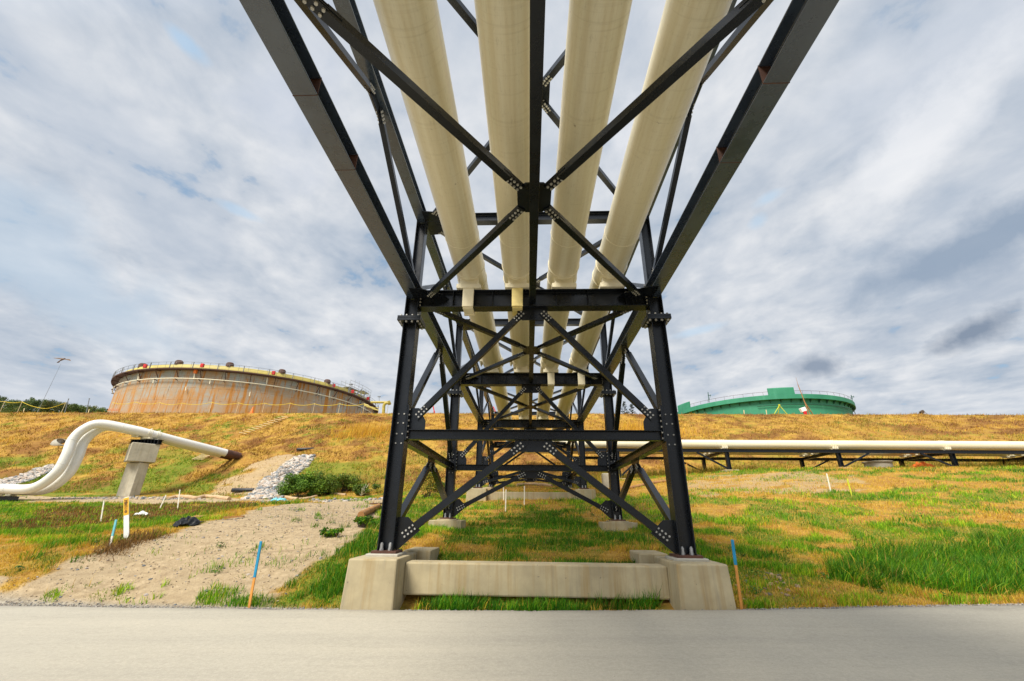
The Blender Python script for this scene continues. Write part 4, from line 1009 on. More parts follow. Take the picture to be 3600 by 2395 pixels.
for a in np.arange(math.pi*.9, TAU+.9, .095): b.cyl(cylpt(GC, GR-.25, a, 22.0), cylpt(GC, GR-.25, a, 22.77), .022, 5)
b.build('railing', M['walk'], gt)
b = MB(); b.sweep([cylpt(GC, GR-.42, a, 20.05) for a in np.linspace(math.pi*1.36, TAU+.4, 100)], .07, 7); b.build('spray_pipe', M['greend'], gt)
for a in np.arange(math.pi*1.02, TAU+.3, .10):
    b = MB(); b.plate([cylpt(GC, GR-.745, a, 21.15), cylpt(GC, GR-.06, a, 21.15), cylpt(GC, GR-.745, a, 20.5)], .06); b.build('rim_bracket', M['greend'], gt)
for a0, a1 in ((-171.5, -158), (-108.2, -94.0)):
    a0, a1 = math.radians(a0), math.radians(a1)
    b = MB(); ringmesh(b, GC, [(GR-.06, 22.05), (GR-.06, 23.25), (GR-.10, 23.42), (GR-.30, 23.42), (GR-.30, 22.05)], a0, a1, 12, smooth=False)
    for k in range(4):
        a = a0+(a1-a0)*(k+.5)/4; b.bar(cylpt(GC, GR-.03, a, 22.1), cylpt(GC, GR-.03, a, 23.3), .06, .06)
    for a in (a0, a1): b.plate([cylpt(GC, GR-.08, a, 22.0), cylpt(GC, GR-.30, a, 22.0), cylpt(GC, GR-.30, a, 23.40), cylpt(GC, GR-.08, a, 23.40)], .04)
    b.build('wind_screen', M['green'], gt)
for u, v0, v1 in ((2493, 1415, 1379), (2996, 1407, 1389)):
    p = hit(u, v0, GC, GR-.2); q = at((u-4)*2357/3600, v1*2357/3600, Y=p[1]); b = MB(); b.cyl(p, q, .07, 6); d = V(*(q-p)); m = V(*p)+d*.7
    b.bar(m+V(-.1, 0, 0), m+V(.55, 0, -.1), .09, .09); b.bar(m+V(.5, 0, .15), m-d*.5+V(.05, 0, 0), .05, .05); b.build('rim_mast', M['greend'], gt)
# ------------------------------------------------------------------ things along the crest
def Sg(u, v, **k): return gnd(u*2357/3600, v*2357/3600, **k)
def upto(u, v, y): return at(u*2357/3600, v*2357/3600, Y=y)
def cz(x, y): return float(height(x, y, False))
def crest_base(u, y=60.9):
    p = upto(u, 1450, y); return V(p[0], y, cz(p[0], y))
b = MB(); p = upto(1352, 1452, 72); q = upto(1352, 1408, 72); s = upto(1300, 1412, 72); e = upto(1366, 1411, 72)
path = [V(p[0], 72, cz(p[0], 72)), V(q[0], 72, q[2]-1)] + [V(q[0], 72, q[2]-1)+V(.55*(1-math.cos(a)), 0, .55*math.sin(a)) for a in np.linspace(.3, 2.6, 8)]
path += [V(e[0], 72, e[2])]
b.sweep(path, .26, 14); b.sweep([V(s[0], 72.6, s[2]), V(q[0]+.3, 72.6, q[2]-.2)], .2, 12); b.cyl(V(e[0], 72, e[2]), V(e[0], 72, cz(e[0], 72)), .03, 5)
tag(b.build('gooseneck_pipe', M['ypipe']), 'olive yellow gooseneck pipe standing beside the right end of the rusty tank', 'pipe')
ROPE = [[(-40,1400),(16,1412),(77,1413),(158,1437),(230,1416)], [(396,1416),(476,1414),(562,1416),(639,1418),(744,1415),(838,1417),(929,1418),(1019,1418),(1105,1420),(1194,1420),(1280,1420),(1332,1433)]]
for k, R_ in enumerate(ROPE):
    t = thing('rope_barrier', crest_base(R_[1][0]), ('yellow rope on stakes before the far treeline at upper left', 'sagging yellow rope on stakes in front of the rusty tank')[k], 'rope barrier')
    b = MB(); pts = []
    for i in range(len(R_)-1):
        a, c = V(*upto(*R_[i], 61.2)), V(*upto(*R_[i+1], 61.2))
        for j in range(8):
            f = j/8; pts.append(a.lerp(c, f)-V(0, 0, (.55 if k else .35)*4*f*(1-f)*.5))
    pts.append(c); b.sweep(pts, .032, 6); b.build('rope', M['rope'], t)
    for i, (u, v) in enumerate(R_):
        if k == 0 and i == 3: continue
        q = upto(u, v, 61.2); g = cz(q[0], 61.2); b = MB(); b.bar((q[0], 61.2, g-.1), (q[0]+.05, 61.2, q[2]+.10), .035, .035); b.build('post', M['wood'], t)
b = MB(); q = upto(1305, 1426, 61.0); vs = []
for i in range(9):
    for j in range(5): vs.append((q[0]-1.1+i*.28, 61+.05*math.sin(i*1.3), q[2]+.15-.11*i+.42*(j/4-.5)*(1-.07*i)+.06*math.sin(i*2+j)))
b.add(vs, [(i*5+j, (i+1)*5+j, (i+1)*5+j+1, i*5+j+1) for i in range(8) for j in range(4)], 0, True); o = b.build('yellow_sheet', M['yellow']); so_ = o.modifiers.new('thick', 'SOLIDIFY'); so_.thickness = .03
tag(o, 'loose yellow sheet caught on the rope at the right end of the rusty tank', 'sheet')
# bird-shaped kite on its leaning pole
p = V(*upto(160, 1424, 66)); g = V(p.x-.9, 66, cz(p.x, 66)); tip = V(*upto(214, 1280, 66))
b = MB(); b.cyl(g, g.lerp(tip, .22), .06, 7, .05); b.cyl(g.lerp(tip, .22), tip, .03, 6, .012); tag(b.build('kite_pole', M['grey']), 'thin leaning pole on the left crest below the flying bird shape', 'pole')
b = MB(); c = tip+V(0, 0, .85)
def wing(pts, th=.05):
    n = len(pts)//2; vs = [c+V(*q) for q in pts]; vs2 = [q-V(0, .0, th) for q in vs]
    b.add(vs+vs2, [tuple(range(len(pts))), tuple(reversed(range(len(pts), 2*len(pts))))]+[(i, (i+1) % len(pts), len(pts)+(i+1) % len(pts), len(pts)+i) for i in range(len(pts))])
wing([(0, .2, .05), (-.35, .3, .28), (-.95, .25, .33), (-1.75, 0, .26), (-1.0, -.15, .10), (-.5, -.3, .06), (-.1, -.2, -.02)])
wing([(0, .2, .05), (.45, .3, .16), (.95, .2, .10), (1.55, 0, -.26), (.9, -.15, -.12), (.45, -.3, -.04), (.1, -.2, -.02)])
b.sweep([c+V(-.62, -.1, -.55), c+V(-.35, 0, -.25), c+V(0, 0, 0), c+V(.20, .05, .16), c+V(.34, .08, .20)], [.03, .09, .15, .08, .02], 8)
wing([(-.35, 0, -.25), (-.62, .18, -.50), (-.80, 0, -.60), (-.62, -.18, -.58)])
tag(b.build('bird_kite', M['kite']), 'brown bird-shaped kite flying above the left crest with wings spread', 'bird kite')
# ------------------------------------------------------------------ stakes and posts
def stake(name, tops, bases, w, mats, label, group, frac=None, base=None):
    g = V(*(base if base is not None else Sg(*bases))); q = V(*upto(*tops, g.y-.02)); d = q-g
    g2 = g-d.normalized()*.25
    if frac is None:
        b = MB(); b.bar(g2, q, w, w*.45, (0, 1, 0)); o = b.build(name, mats[0], None, .003); return tag(o, label, 'stake', group)
    t = thing(name, g, label, 'stake', group); m = g.lerp(q, frac)
    b = MB(); b.bar(g2, m, w, w*.5, (0, 1, 0)); b.build('shaft', mats[0], t, .003)
    b = MB(); b.bar(m, q, w*1.04, w*.54, (0, 1, 0)); b.build('painted_top', mats[1], t, .003); return t
GS = 'survey stakes in the grass'
y_r = float(road_edge(3.75))+.03
stake('survey_stake', (2574, 1898), None, .045, (M['orangewood'], M['blue']), 'blue-topped orange stake by the road, right of the near foundation', GS, .38+.22, base=tuple(at(1706, 1392, Y=8.5)))
gq = at(575, 1390, Y=8.75); stake('survey_stake', (918, 1903), None, .045, (M['orangewood'], M['blue']), 'blue-topped orange stake by the road, in front of the sandy bank', GS, .45, base=(gq[0], 8.75, float(height(gq[0], 8.75))))
for tp, bs, w, mt, lb in (((366, 1761), (354, 1834), .055, 'woodw', 'leaning white stake in the green strip left of the orange marker post'),
    ((584, 1741), (561, 1790), .06, 'woodw', 'strongly tilted white stake right of the concrete pier foot'),
    ((633, 1722), (624, 1790), .06, 'woodw', 'tall pale stake in reddish weeds, rightmost of the left-hand group'),
    ((2906, 1665), (2921, 1729), .06, 'woodw', 'leaning white stake on the right-hand slope below the low rack'),
    ((2978, 1683), (2995, 1743), .06, 'lime', 'leaning yellow-green stake on the right-hand slope below the low rack'),
    ((1770, 1713), (1771, 1764), .05, 'woodw', 'pale stake before the far foundation, furthest left of three'),
    ((1779, 1721), (1777, 1797), .05, 'woodw', 'tallest pale stake between the near and far tower'),
    ((1844, 1709), (1843, 1772), .05, 'woodw', 'pale stake before the middle of the far foundation beam'),
    ((2414, 1630), (2416, 1677), .05, 'orangewood', 'thin orange stake at the hill toe beside the near tower leg')):
    stake('survey_stake', tp, bs, w, (M[mt],), lb, GS)
stake('survey_stake', (409, 1827), (386, 1924), .05, (M['woodw'], M['cyan']), 'stake with faded cyan top leaning beside the orange marker post', GS, .40)
for u0, v0, u1, lb in ((86, 1436, 82, 'short pale stake on the far left crest'), (314, 1439, 311, 'short pale stake on the crest left of the rusty tank'), (2615, 1442, 2615, 'left of two short stakes before the green tank'), (2693, 1441, 2694, 'right of two short stakes before the green tank')):
    g = crest_base(u1, 60.4); stake('crest_stake', (u0, v0), None, .10, (M['wood'],), lb, 'short stakes on the crest', base=g)
for u0, v0, u1, lb in ((241, 1403, 230, 'thin dark pole beside the treeline, left of two'), (314, 1402, 307, 'thin dark pole beside the treeline, nearer the rusty tank')):
    g = crest_base(u1, 64); q = upto(u0, v0, 64); b = MB(); b.cyl(g, q, .05, 6); b.box(V(*q), (.14, .1, .12)); tag(b.build('thin_pole', M['grey']), lb, 'pole', 'thin poles on the crest')
for u0, v0, u1, lb in ((1523, 1429, 1529, 'red leaning pole on the crest left of the near tower legs'), (1734, 1430, 1746, 'red leaning pole on the crest seen between the tower legs')):
    g = crest_base(u1, 60.6); q = V(*upto(u0, v0, 60.6)); b = MB(); b.bar(g, q, .13, .13, (0, 1, 0)); b.box(g.lerp(q, .3), (.2, .2, .1)); tag(b.build('red_pole', M['red']), lb, 'pole', 'red poles on the crest')
# marker post
g = V(*gnd(291, 1247)); q = V(*at(291, 1145, Y=g.y)); t = thing('marker_post', g, 'white plastic marker post with an orange printed panel beside the sandy bank', 'marker post')
w = .115; up_ = (q-g).normalized(); H_ = (q-g).length; e1 = V(.96, .28, 0); e1 = (e1-up_*e1.dot(up_)).normalized(); ax = (e1, up_.cross(e1), up_)
b = MB(); b.box(g+up_*(H_/2-.15), (w, .022, H_+.3), ax); b.build('post_blade', M['white'], t, .004)
zt, zb = H_-.012, H_-H_*.41; fr_ = ax[1]*-.0125; c0 = g+fr_
b = MB(); b.box(c0+up_*((zt+zb)/2), (w*.985, .003, zt-zb), ax); pn = b.build('decal_border', M['signy'], t)
b = MB(); b.box(c0-ax[1]*.002+up_*((zt+zb)/2), (w*.85, .003, zt-zb-.02), ax); pn = b.build('decal_panel', M['sign'], t)
b = MB(); f = c0-ax[1]*.0045; Hh = zt-zb
for fy, hh, l, r in ((.06,.004,-.3,-.25),(.155,.014,-.36,.32),(.20,.004,-.1,.12),(.222,.005,-.3,.25),(.243,.004,-.34,.3),(.266,.005,-.36,.22),(.29,.004,-.3,.3),(.31,.012,-.36,.32),(.345,.004,-.3,.2),(.366,.004,-.34,.24),(.388,.004,-.3,.26),(.41,.004,-.34,.2),(.432,.004,-.32,.24),(.455,.004,-.36,.2),(.49,.003,-.32,.3),(.515,.003,-.3,.3),(.54,.003,-.34,.26),(.565,.003,-.3,.3),(.60,.003,-.34,.1),(.63,.003,-.3,.2),(.66,.003,-.34,.24),(.69,.003,-.3,.1)):
    b.box(f+ax[0]*((l+r)/2*w)+up_*(zt-fy*Hh), (abs(r-l)*w, .002, hh*1.3), ax)
zc = zt-.80*Hh; b.plate([f+ax[0]*(math.cos(a)*w*.26-w*.05)+up_*(zc+math.sin(a)*w*.32) for a in np.linspace(0, TAU, 17)[:-1]], .002)
b.build('printed_marks', M['ink'], t)
b = MB(); f2 = f-ax[1]*.002
for dx, dz in ((-.12,-.10),(.04,-.13),(.0,.04),(.10,.10)): b.plate([f2+ax[0]*((dx-.05+.06*math.cos(a))*w)+up_*(zc+dz*w+.05*w*math.sin(a)) for a in np.linspace(0, TAU, 9)[:-1]], .002)
b.build('emblem_spots', M['sign'], t)
# ------------------------------------------------------------------ loose things on the ground
def drape(name, c, rx_, ry_, h, mat, ang, seed, label, cat, fold=9):
    b = MB(); n = 26; vs = []
    for i in range(n):
        for j in range(n):
            u, v = i/(n-1)*2-1, j/(n-1)*2-1; rr = max(0, 1-(u*u+v*v*.9)); 
            x = u*rx_*(1+.12*math.sin(v*5+seed)); y = v*ry_*(1+.15*math.sin(u*4+seed))
            X, Y = c[0]+x*math.cos(ang)-y*math.sin(ang), c[1]+x*math.sin(ang)+y*math.cos(ang)
            f = float(fbm(np.array([u*fold+seed]), np.array([v*fold*.45]), 2.0, 5)[0])
            vs.append((X, Y, float(height(X, Y))+.02+h*rr**.6*(.45+.8*f)+.04*f))
    b.add(vs, [(i*n+j, (i+1)*n+j, (i+1)*n+j+1, i*n+j+1) for i in range(n-1) for j in range(n-1)], 0, True)
    o = b.build(name, mat); m = o.modifiers.new('thick', 'SOLIDIFY'); m.thickness = .01; return tag(o, label, cat)
p = gnd(431, 1209); drape('black_tarp', p, .31, .27, .17, M['tarp'], .3, 3, 'crumpled black tarp lying on the crest of the sandy bank', 'tarp')
p = gnd(338, 1180+30); 
p = V(*upto(3222, 1648, 40.2)); drape('orange_sheet', (p.x, 39.6), 1.1, .6, .80, M['orange'], 0, 5, 'bright orange sheet heaped on the ground beneath the low rack', 'sheet')
p = V(*upto(3290, 1649, 40.2)); drape('orange_netting', (p.x, 40.3), 1.2, .25, .16, M['orange'], 0, 8, 'flat orange strip trailing right of the heaped orange sheet', 'netting')
p = V(*upto(3098, 1650, 39.4)); zc = cz(p.x, 39.4); b = MB(); b.cyl((p.x, 39.6, zc-.3), (p.x, 39.6, zc+.85), 1.05, 24, .98); b.cyl((p.x, 39.6, zc+.85), (p.x, 39.6, zc+.94), 1.1, 24); b.cyl((p.x, 39.6, zc+.94), (p.x, 39.6, zc+1.02), .4, 16)
tag(b.build('manhole_vault', M['grout']), 'round grey concrete vault half hidden behind grass under the low rack', 'vault')
p = V(*upto(2134, 1707, 29.5)); b = MB(); b.bx(p.x-.28, p.x+.28, 29.3, 29.8, cz(p.x, 29.5)-.4, upto(2134, 1665, 29.5)[2]); tag(b.build('concrete_post', M['concp'], None, .04), 'short pale concrete post behind the near tower right rear leg', 'post')
def groundpath(pts, lift, n=6, det=True):
    c = [V(*gnd(u, v)) for u, v in pts]; c = catmull(c, n); return [V(q.x, q.y, float(height(q.x, q.y, det))+lift) for q in c]
C4 = lambda u, v: ((780+u*.2376)*2357/3600, (1540+v*.2376)*2357/3600)
C3 = lambda u, v: ((400+u*.1913)*2357/3600, (1480+v*.1913)*2357/3600)
for pts, r, lb in (([C4(290, 908), C4(480, 908), C4(620, 888), C4(740, 862), C4(900, 885), C4(1120, 908)], .13, 'tan flattened silt sock at the foot of the stone chute'),
                   ([C4(1140, 912), C4(1270, 905), C4(1400, 868)], .11, 'short tan sock curling up under the green shrubs'),
                   ([C4(1615, 828), C4(1720, 838), C4(1830, 862)], .10, 'tan sock lying in weeds near the near tower left leg'),
                   ([C3(990, 1442), C3(1150, 1412), C3(1330, 1418), C3(1500, 1440), C3(1680, 1408), C3(1900, 1420), C3(2120, 1450)], .16, 'long tan silt sock along the dirt path right of the pier'),
                   ([(1190, 1119), (1230, 1116), (1270, 1121)], .12, 'tan sock lying behind the far foundation beam'),
                   ([(1400, 1131), (1450, 1124), (1510, 1113), (1560, 1108)], .11, 'orange-tan hose curving over the grass behind the tower')):
    b = MB(); b.sweep(groundpath(pts, r*.5), r, 10); tag(b.build('silt_sock', M['hose'] if 'orange' not in lb else M['log']), lb, 'silt sock', 'tan silt socks on the ground')
for (u0, v0), (u1, v1), r, lb in ((C4(1100, 207), C4(1245, 218), .15, 'black drain pipe poking out above the stone chute'), (C4(135, 812), C4(380, 803), .16, 'black drain pipe lying left of the stone chute foot')):
    a = V(*gnd(u0, v0+2)); a.z = float(height(a.x, a.y))+r+.12; c = V(*gnd(u1, v1)); d = V(c.x-a.x, .9, .18); d = d.normalized()*1.7 if r < .155 else V(c.x-a.x+.3, .5, .05)
    b = MB(); e = a+d; n = 18; ax_ = d.normalized(); o1 = ax_.orthogonal().normalized(); o2 = ax_.cross(o1); vs = []
    for q, rr in ((a+ax_*.35, r*.86), (a, r*.86), (a, r), (e, r)): vs += [q+(o1*math.cos(TAU*k/n)+o2*math.sin(TAU*k/n))*rr for k in range(n)]
    b.add(vs, [(j*n+k, j*n+(k+1) % n, (j+1)*n+(k+1) % n, (j+1)*n+k) for j in range(3) for k in range(n)], 0, True); b.add(vs[:n], [tuple(range(n))])
    tag(b.build('drain_pipe', M['plastic']), lb, 'drain pipe', 'black drain pipes by the stone chute')
a = V(*gnd(*C4(2050, 1185))); c = V(*gnd(*C4(2318, 1045))); a.z += .10; c.z += .11; b = MB(); b.sweep([a, a.lerp(c, .3)+V(0, 0, .01), a.lerp(c, .7), c], [.12, .115, .105, .10], 14)
tag(b.build('timber_log', M['log']), 'orange-brown log lying on the sandy ground left of the near tower', 'log')
a = V(*gnd(*C4(2255, 1022))); b = MB(); b.box(a+V(.5, 0, .16), (1.3, .35, .04), (V(1, .2, .05).normalized(), V(-.2, 1, 0).normalized(), V(0, 0, 1))); tag(b.build('scrap_board', M['rustpipe']), 'dark brown board at the upper end of the orange-brown log', 'board')
for (u0, v0), (u1, v1), wd, lb in ((C4(25, 1205), C4(320, 1190), .12, 'thin reddish plank on the sandy bank right of the black tarp'), ((448, 1214-18), (462, 1192), .3, 'brown board propped at the right end of the black tarp')):
    a = V(*gnd(u0, v0)); c = V(*gnd(u1, v1)); a.z += .06; c.z += .06; b = MB(); b.bar(a, c, wd, .04); tag(b.build('plank', M['log']), lb, 'plank', 'planks on the sandy bank')
for u, v, lb in ((C4(790, 925)[0], C4(790, 925)[1], 'blue plastic scrap in the stones at the chute foot, left piece'), (C4(880, 925)[0], C4(880, 925)[1], 'blue plastic scrap in the stones at the chute foot, right piece')):
    p = gnd(u, v); drape('plastic_scrap', p, .32, .2, .16, M['cyan'], .4, u, lb, 'scrap', 4)
p = gnd(325, 1186); drape('white_scrap', p, .3, .2, .16, M['white'], .2, 2, 'white scrap of plastic in the green strip right of the marker post', 'scrap', 4)
b = MB(); p = V(*gnd(*C4(2060, 860)));
for k in range(7):
    a = rng.uniform(0, TAU); b.cyl(p+V(0, 0, .05), p+V(math.cos(a)*rng.uniform(.3, .8), math.sin(a)*.3, rng.uniform(.2, 1.0)), .03, 5, .008)
tag(b.build('dead_branch', M['woodw']), 'bleached dead branch sticking out of weeds near the near tower left leg', 'branch')
C2 = lambda u, v: ((u*.2168)*2357/3600, (1440+v*.2168)*2357/3600)
p = V(*gnd(*C2(960, 560))); b = MB(); n = 16; d = V(.9, -.35, .15).normalized(); o1 = V(0, 0, 1); o2 = d.cross(o1); vs = []
for k in range(n):
    s = TAU*k/n; vs.append(p+V(-.6, .3, .0)+(o1*math.sin(s)+o2*math.cos(s))*.62)
for k in range(n):
    s = TAU*k/n; vs.append(p+V(-.6, .3, .0)+d*(1.35+.9*(-math.sin(s)))+(o1*math.sin(s)+o2*math.cos(s))*.62)
for k in range(n):
    s = TAU*k/n; vs.append(p+V(-.6, .3, .0)+d*(1.30+.9*(-math.sin(s)))+(o1*math.sin(s)+o2*math.cos(s))*.56)
for k in range(n):
    s = TAU*k/n; vs.append(p+V(-.6, .3, .0)+d*.3+(o1*math.sin(s)+o2*math.cos(s))*.56)
b.add(vs, [(j*n+k, j*n+(k+1) % n, (j+1)*n+(k+1) % n, (j+1)*n+k) for j in range(3) for k in range(n)], 0, True); b.add(vs[3*n:], [tuple(range(n))])
tag(b.build('culvert_end', M['grout']), 'mitred grey culvert end in the hillside behind the bent white pipes', 'culvert')
for P0, P1, m, lb in (((660, 962), (555, 1003), 12, 'wooden rung ladder lying up the hillside below the rusty tank'), (C3(1770, 620), C3(1530, 750), 6, 'short row of wooden rungs on the slope under the pipe ends')):
    a, c = V(*gnd(*P0)), V(*gnd(*P1)); t = thing('slope_ladder', c, lb, 'ladder', 'rung ladders lying on the slope')
    up_ = V(0, -.5, .86); s = (c-a).cross(up_).normalized()*.55
    for k in (-1, 1): b = MB(); b.bar(a+s*k+up_*.18, c+s*k+up_*.18, .05, .05); b.build('rail', M['log'], t)
    for k in range(m): q = a.lerp(c, (k+.5)/m)+up_*.24; b = MB(); b.bar(q-s*1.15, q+s*1.15, .09, .05); b.build('rung', M['wood'], t)
# tripod, leaning mast and the small brown thing on the right crest
g = crest_base(2740, 60.6); q = V(*upto(2740, 1426, 60.6)); t = thing('survey_tripod', g, 'lime yellow tripod on the crest in front of the green tank', 'tripod')
for x, y in ((-.95, -.2), (.95, -.2), (.1, .7)): b = MB(); b.bar(V(g.x+x, g.y+y, cz(g.x, 60.6)), q, .09, .06); b.build('leg', M['lime'], t)
b = MB(); b.cyl(q-V(0, 0, .05), q+V(0, 0, .14), .13, 10); b.build('tripod_head', M['lime'], t)
g = V(*upto(2846, 1456, 61)); g.z = cz(g.x, 61); m = V(*upto(2805, 1352, 61)); q = V(*upto(2798, 1327, 61)); t = thing('leaning_mast', g, 'leaning mast with a prop strut and white box before the green tank', 'mast')
b = MB(); b.cyl(g, m, .085, 8, .045); b.cyl(m, q, .03, 6, .012); b.build('mast_pole', M['log'], t)
b = MB(); e = V(*upto(2860, 1456, 61.4)); e.z = cz(e.x, 61.4); b.bar(g.lerp(m, .42), e, .10, .10); b.build('prop_strut', M['log'], t)
c = V(*upto(2823, 1441, 60.8)); b = MB(); b.box(c, (.75, .5, .6), (V(.95, 0, .3), V(0, 1, 0), V(-.3, 0, .95))); b.build('white_box', M['white'], t, .05)
c = V(*upto(2829, 1449, 60.7)); b = MB(); b.bx(c.x-.2, c.x+.2, 60.5, 60.8, cz(c.x, 60.6)-.1, c.z+.1); b.build('red_can', M['red'], t, .03)
g = crest_base(3243, 60.6); c = V(*upto(3241, 1449, 60.6)); t = thing('tilted_spotlight', g, 'small brown tilted lamp head with a thin prop on the right crest', 'spotlight')
b = MB(); b.box(c, (.55, .35, .38), (V(.85, 0, .5), V(0, 1, 0), V(-.5, 0, .85))); b.box(c+V(-.22, 0, -.28), (.3, .4, .22)); b.build('lamp_head', M['bark'], t, .04)
e = crest_base(3262, 60.6); b = MB(); b.cyl(c+V(.2, 0, .2), e, .03, 6); b.cyl(c, g, .04, 6); b.build('prop', M['grey'], t)
c = V(*upto(400, 1444, 60.5)); b = MB()
for k in range(5): b.bar((c.x-.9+k*.4, 60.5, cz(c.x, 60.5)), (c.x-.9+k*.4, 60.5, c.z+.25), .05, .04)
for z in (.0, .22): b.bar((c.x-.95, 60.49, c.z+z), (c.x+.8, 60.49, c.z+z), .16, .03)
tag(b.build('orange_barrier', M['orange']), 'low orange barrier at the left foot of the rusty tank', 'barrier')
c = V(*upto(888, 1441, 60.5)); b = MB(); b.sweep([(c.x, 60.5, cz(c.x, 60.5)), (c.x, 60.5, c.z), (c.x, 60.5, c.z+.45)], [.26, .14, .04], 10); b.bx(c.x-.3, c.x+.3, 60.2, 60.8, cz(c.x, 60.5)-.02, cz(c.x, 60.5)+.05)
tag(b.build('traffic_cone', M['orange']), 'orange cone on the crest before the rusty tank', 'cone')
# ------------------------------------------------------------------ stones
ICO = np.array([(0,1,1.618),(0,-1,1.618),(0,1,-1.618),(0,-1,-1.618),(1,1.618,0),(-1,1.618,0),(1,-1.618,0),(-1,-1.618,0),(1.618,0,1),(-1.618,0,1),(1.618,0,-1),(-1.618,0,-1)])/1.9
ICF = np.array([(0,1,8),(0,8,4),(0,4,5),(0,5,9),(0,9,1),(1,6,8),(8,6,10),(8,10,4),(4,10,2),(4,2,5),(5,2,11),(5,11,9),(9,11,7),(9,7,1),(1,7,6),(3,6,7),(3,7,11),(3,11,2),(3,2,10),(3,10,6)])
def stones(name, x, y, r, cols, lift=.25):
    n = len(x); z = height(x, y); sc = r[:, None]*rng.uniform(.55, 1.25, (n, 3)); sc[:, 2] *= .75
    v = ICO[None]*(1+rng.uniform(-.22, .22, (n, 12, 1)))*sc[:, None, :]
    a = rng.uniform(0, TAU, n); ca, sa = np.cos(a)[:, None], np.sin(a)[:, None]
    X = v[..., 0]*ca-v[..., 1]*sa; Y = v[..., 0]*sa+v[..., 1]*ca; Z = v[..., 2]+v[..., 0]*rng.uniform(-.4, .4, (n, 1))
    P = np.stack([X+x[:, None], Y+y[:, None], Z+(z+r*lift)[:, None]], -1).reshape(-1, 3)
    F = (ICF[None]+np.arange(n)[:, None, None]*12).reshape(-1, 3)
    o = npmesh(name, P, F, M['stone'], {'col': np.repeat(cols, 12, 0)}); o['kind'] = 'stuff'; return o
ROCK = .80*np.array([(.70,.58,.48),(.78,.68,.58),(.60,.48,.38),(.36,.36,.35),(.22,.25,.28),(.74,.66,.60),(.52,.50,.46)])
def inpoly(poly, n):
    lo, hi = poly.min(0), poly.max(0); x = rng.uniform(lo[0], hi[0], n); y = rng.uniform(lo[1], hi[1], n); k = inside(poly, *jit(x, y, .25, .7, 15)); return x[k], y[k]
x, y = inpoly(RIP, 4600); x2, y2 = inpoly(RIPL, 2200); x = np.r_[x, x2]; y = np.r_[y, y2]
cc = pick(ROCK, len(x), .2); wet = np.exp(-((x+21.9+ (y-38)*.24)/.55)**2)*sst(36, 38, y)*(1-sst(42, 43.5, y)); cc = cc*(1-.55*(wet*(fbm(x, y, .8, 3) > .4))[:, None])
stones('riprap_stones', x, y, .09+.17*rng.random(len(x))**1.5, cc)
m = 4200; x = rng.uniform(-14, 14, m); y = road_edge(x)+np.abs(rng.normal(.01, .09, m)); k = np.ones(m, bool)
for a, b_, c, d in CONC[:2]: k &= ~((x > a+.07) & (x < b_-.07) & (y > 8.44))
pedf = (np.abs(np.abs(x)-2.89) < .6); y = np.where(pedf, np.minimum(y, 8.41), y)
stones('shoulder_gravel', x[k], y[k], rng.uniform(.007, .020, k.sum()), pick(ROCK*.62, k.sum()), .5)
x, y = inpoly(SAND, 24000); k = clear(x, y) & (x > -16); x, y = x[k], y[k]; stones('soil_clods', x, y, .005+.018*rng.random(len(x))**3, pick(np.array([(.30,.22,.13),(.38,.29,.18),(.46,.36,.23),(.24,.17,.10)]), len(x)), .3)
x, y = inpoly(SAND, 9000); k = clear(x, y); x, y = x[k], y[k]; stones('bank_pebbles', x, y, .008+.035*rng.random(len(x))**7, pick(ROCK*.66, len(x)), .1)
x, y = inpoly(plan([(1690, 1382), (1700, 1330), (1760, 1310), (1850, 1340), (1840, 1378)]), 260); stones('bank_rubble', x, y, .012+.05*rng.random(len(x))**3, pick(ROCK*np.array([.75,.55,.36]), len(x)), .1)
x, y = inpoly(plan([(560, 1152), (600, 1148), (740, 1151), (880, 1147), (880, 1152), (740, 1156), (560, 1157)]), 900); x2, y2 = inpoly(plan([(120, 1146), (330, 1144), (480, 1147), (480, 1151), (330, 1149), (120, 1150)]), 900)
x = np.r_[x, x2]; y = np.r_[y, y2]; stones('path_edge_stones', x, y, .03+.10*rng.random(len(x))**2, pick(ROCK*.8, len(x)), .2)
# ------------------------------------------------------------------ shrubs and trees, leaf by leaf
def leafcloud(c, rad, n, size, cols, name, parent, flat=.5):
    size = size*.8; n = int(n*1.3)
    c = np.asarray(c, float); k = len(c); w = rad**2; w = w/w.sum(); i = rng.choice(k, n, p=w)
    d = rng.normal(size=(n, 3)); d /= np.linalg.norm(d, axis=1)[:, None]; rr = rng.random(n)**.45
    P = c[i]+d*(rad[i]*rr)[:, None]*np.array([1, 1, .85])
    nrm = d*.6+rng.normal(size=(n, 3))*.6+np.array([0, 0, flat]); nrm /= np.linalg.norm(nrm, axis=1)[:, None]
    t1 = np.cross(nrm, rng.normal(size=(n, 3))); t1 /= np.linalg.norm(t1, axis=1)[:, None]; t2 = np.cross(nrm, t1)
    s = size*rng.uniform(.55, 1.4, n)[:, None]
    v = np.stack([P-t1*s, P+t2*s*.45, P+t1*s, P-t2*s*.45], 1).reshape(-1, 3); f = np.arange(4*n).reshape(-1, 4)
    clump = (.7+.6*rng.random(k))[i][:, None]
    return npmesh(name, v, f, M['leaf'], {'col': np.repeat(pick(cols, n, .25)*clump, 4, 0)}, False, parent)
LEAF = np.array([(.05,.11,.012),(.08,.15,.02),(.12,.19,.025),(.035,.08,.012)])
TREEL = np.array([(.05,.10,.02),(.08,.135,.03),(.12,.16,.03),(.045,.08,.02),(.13,.14,.03)])
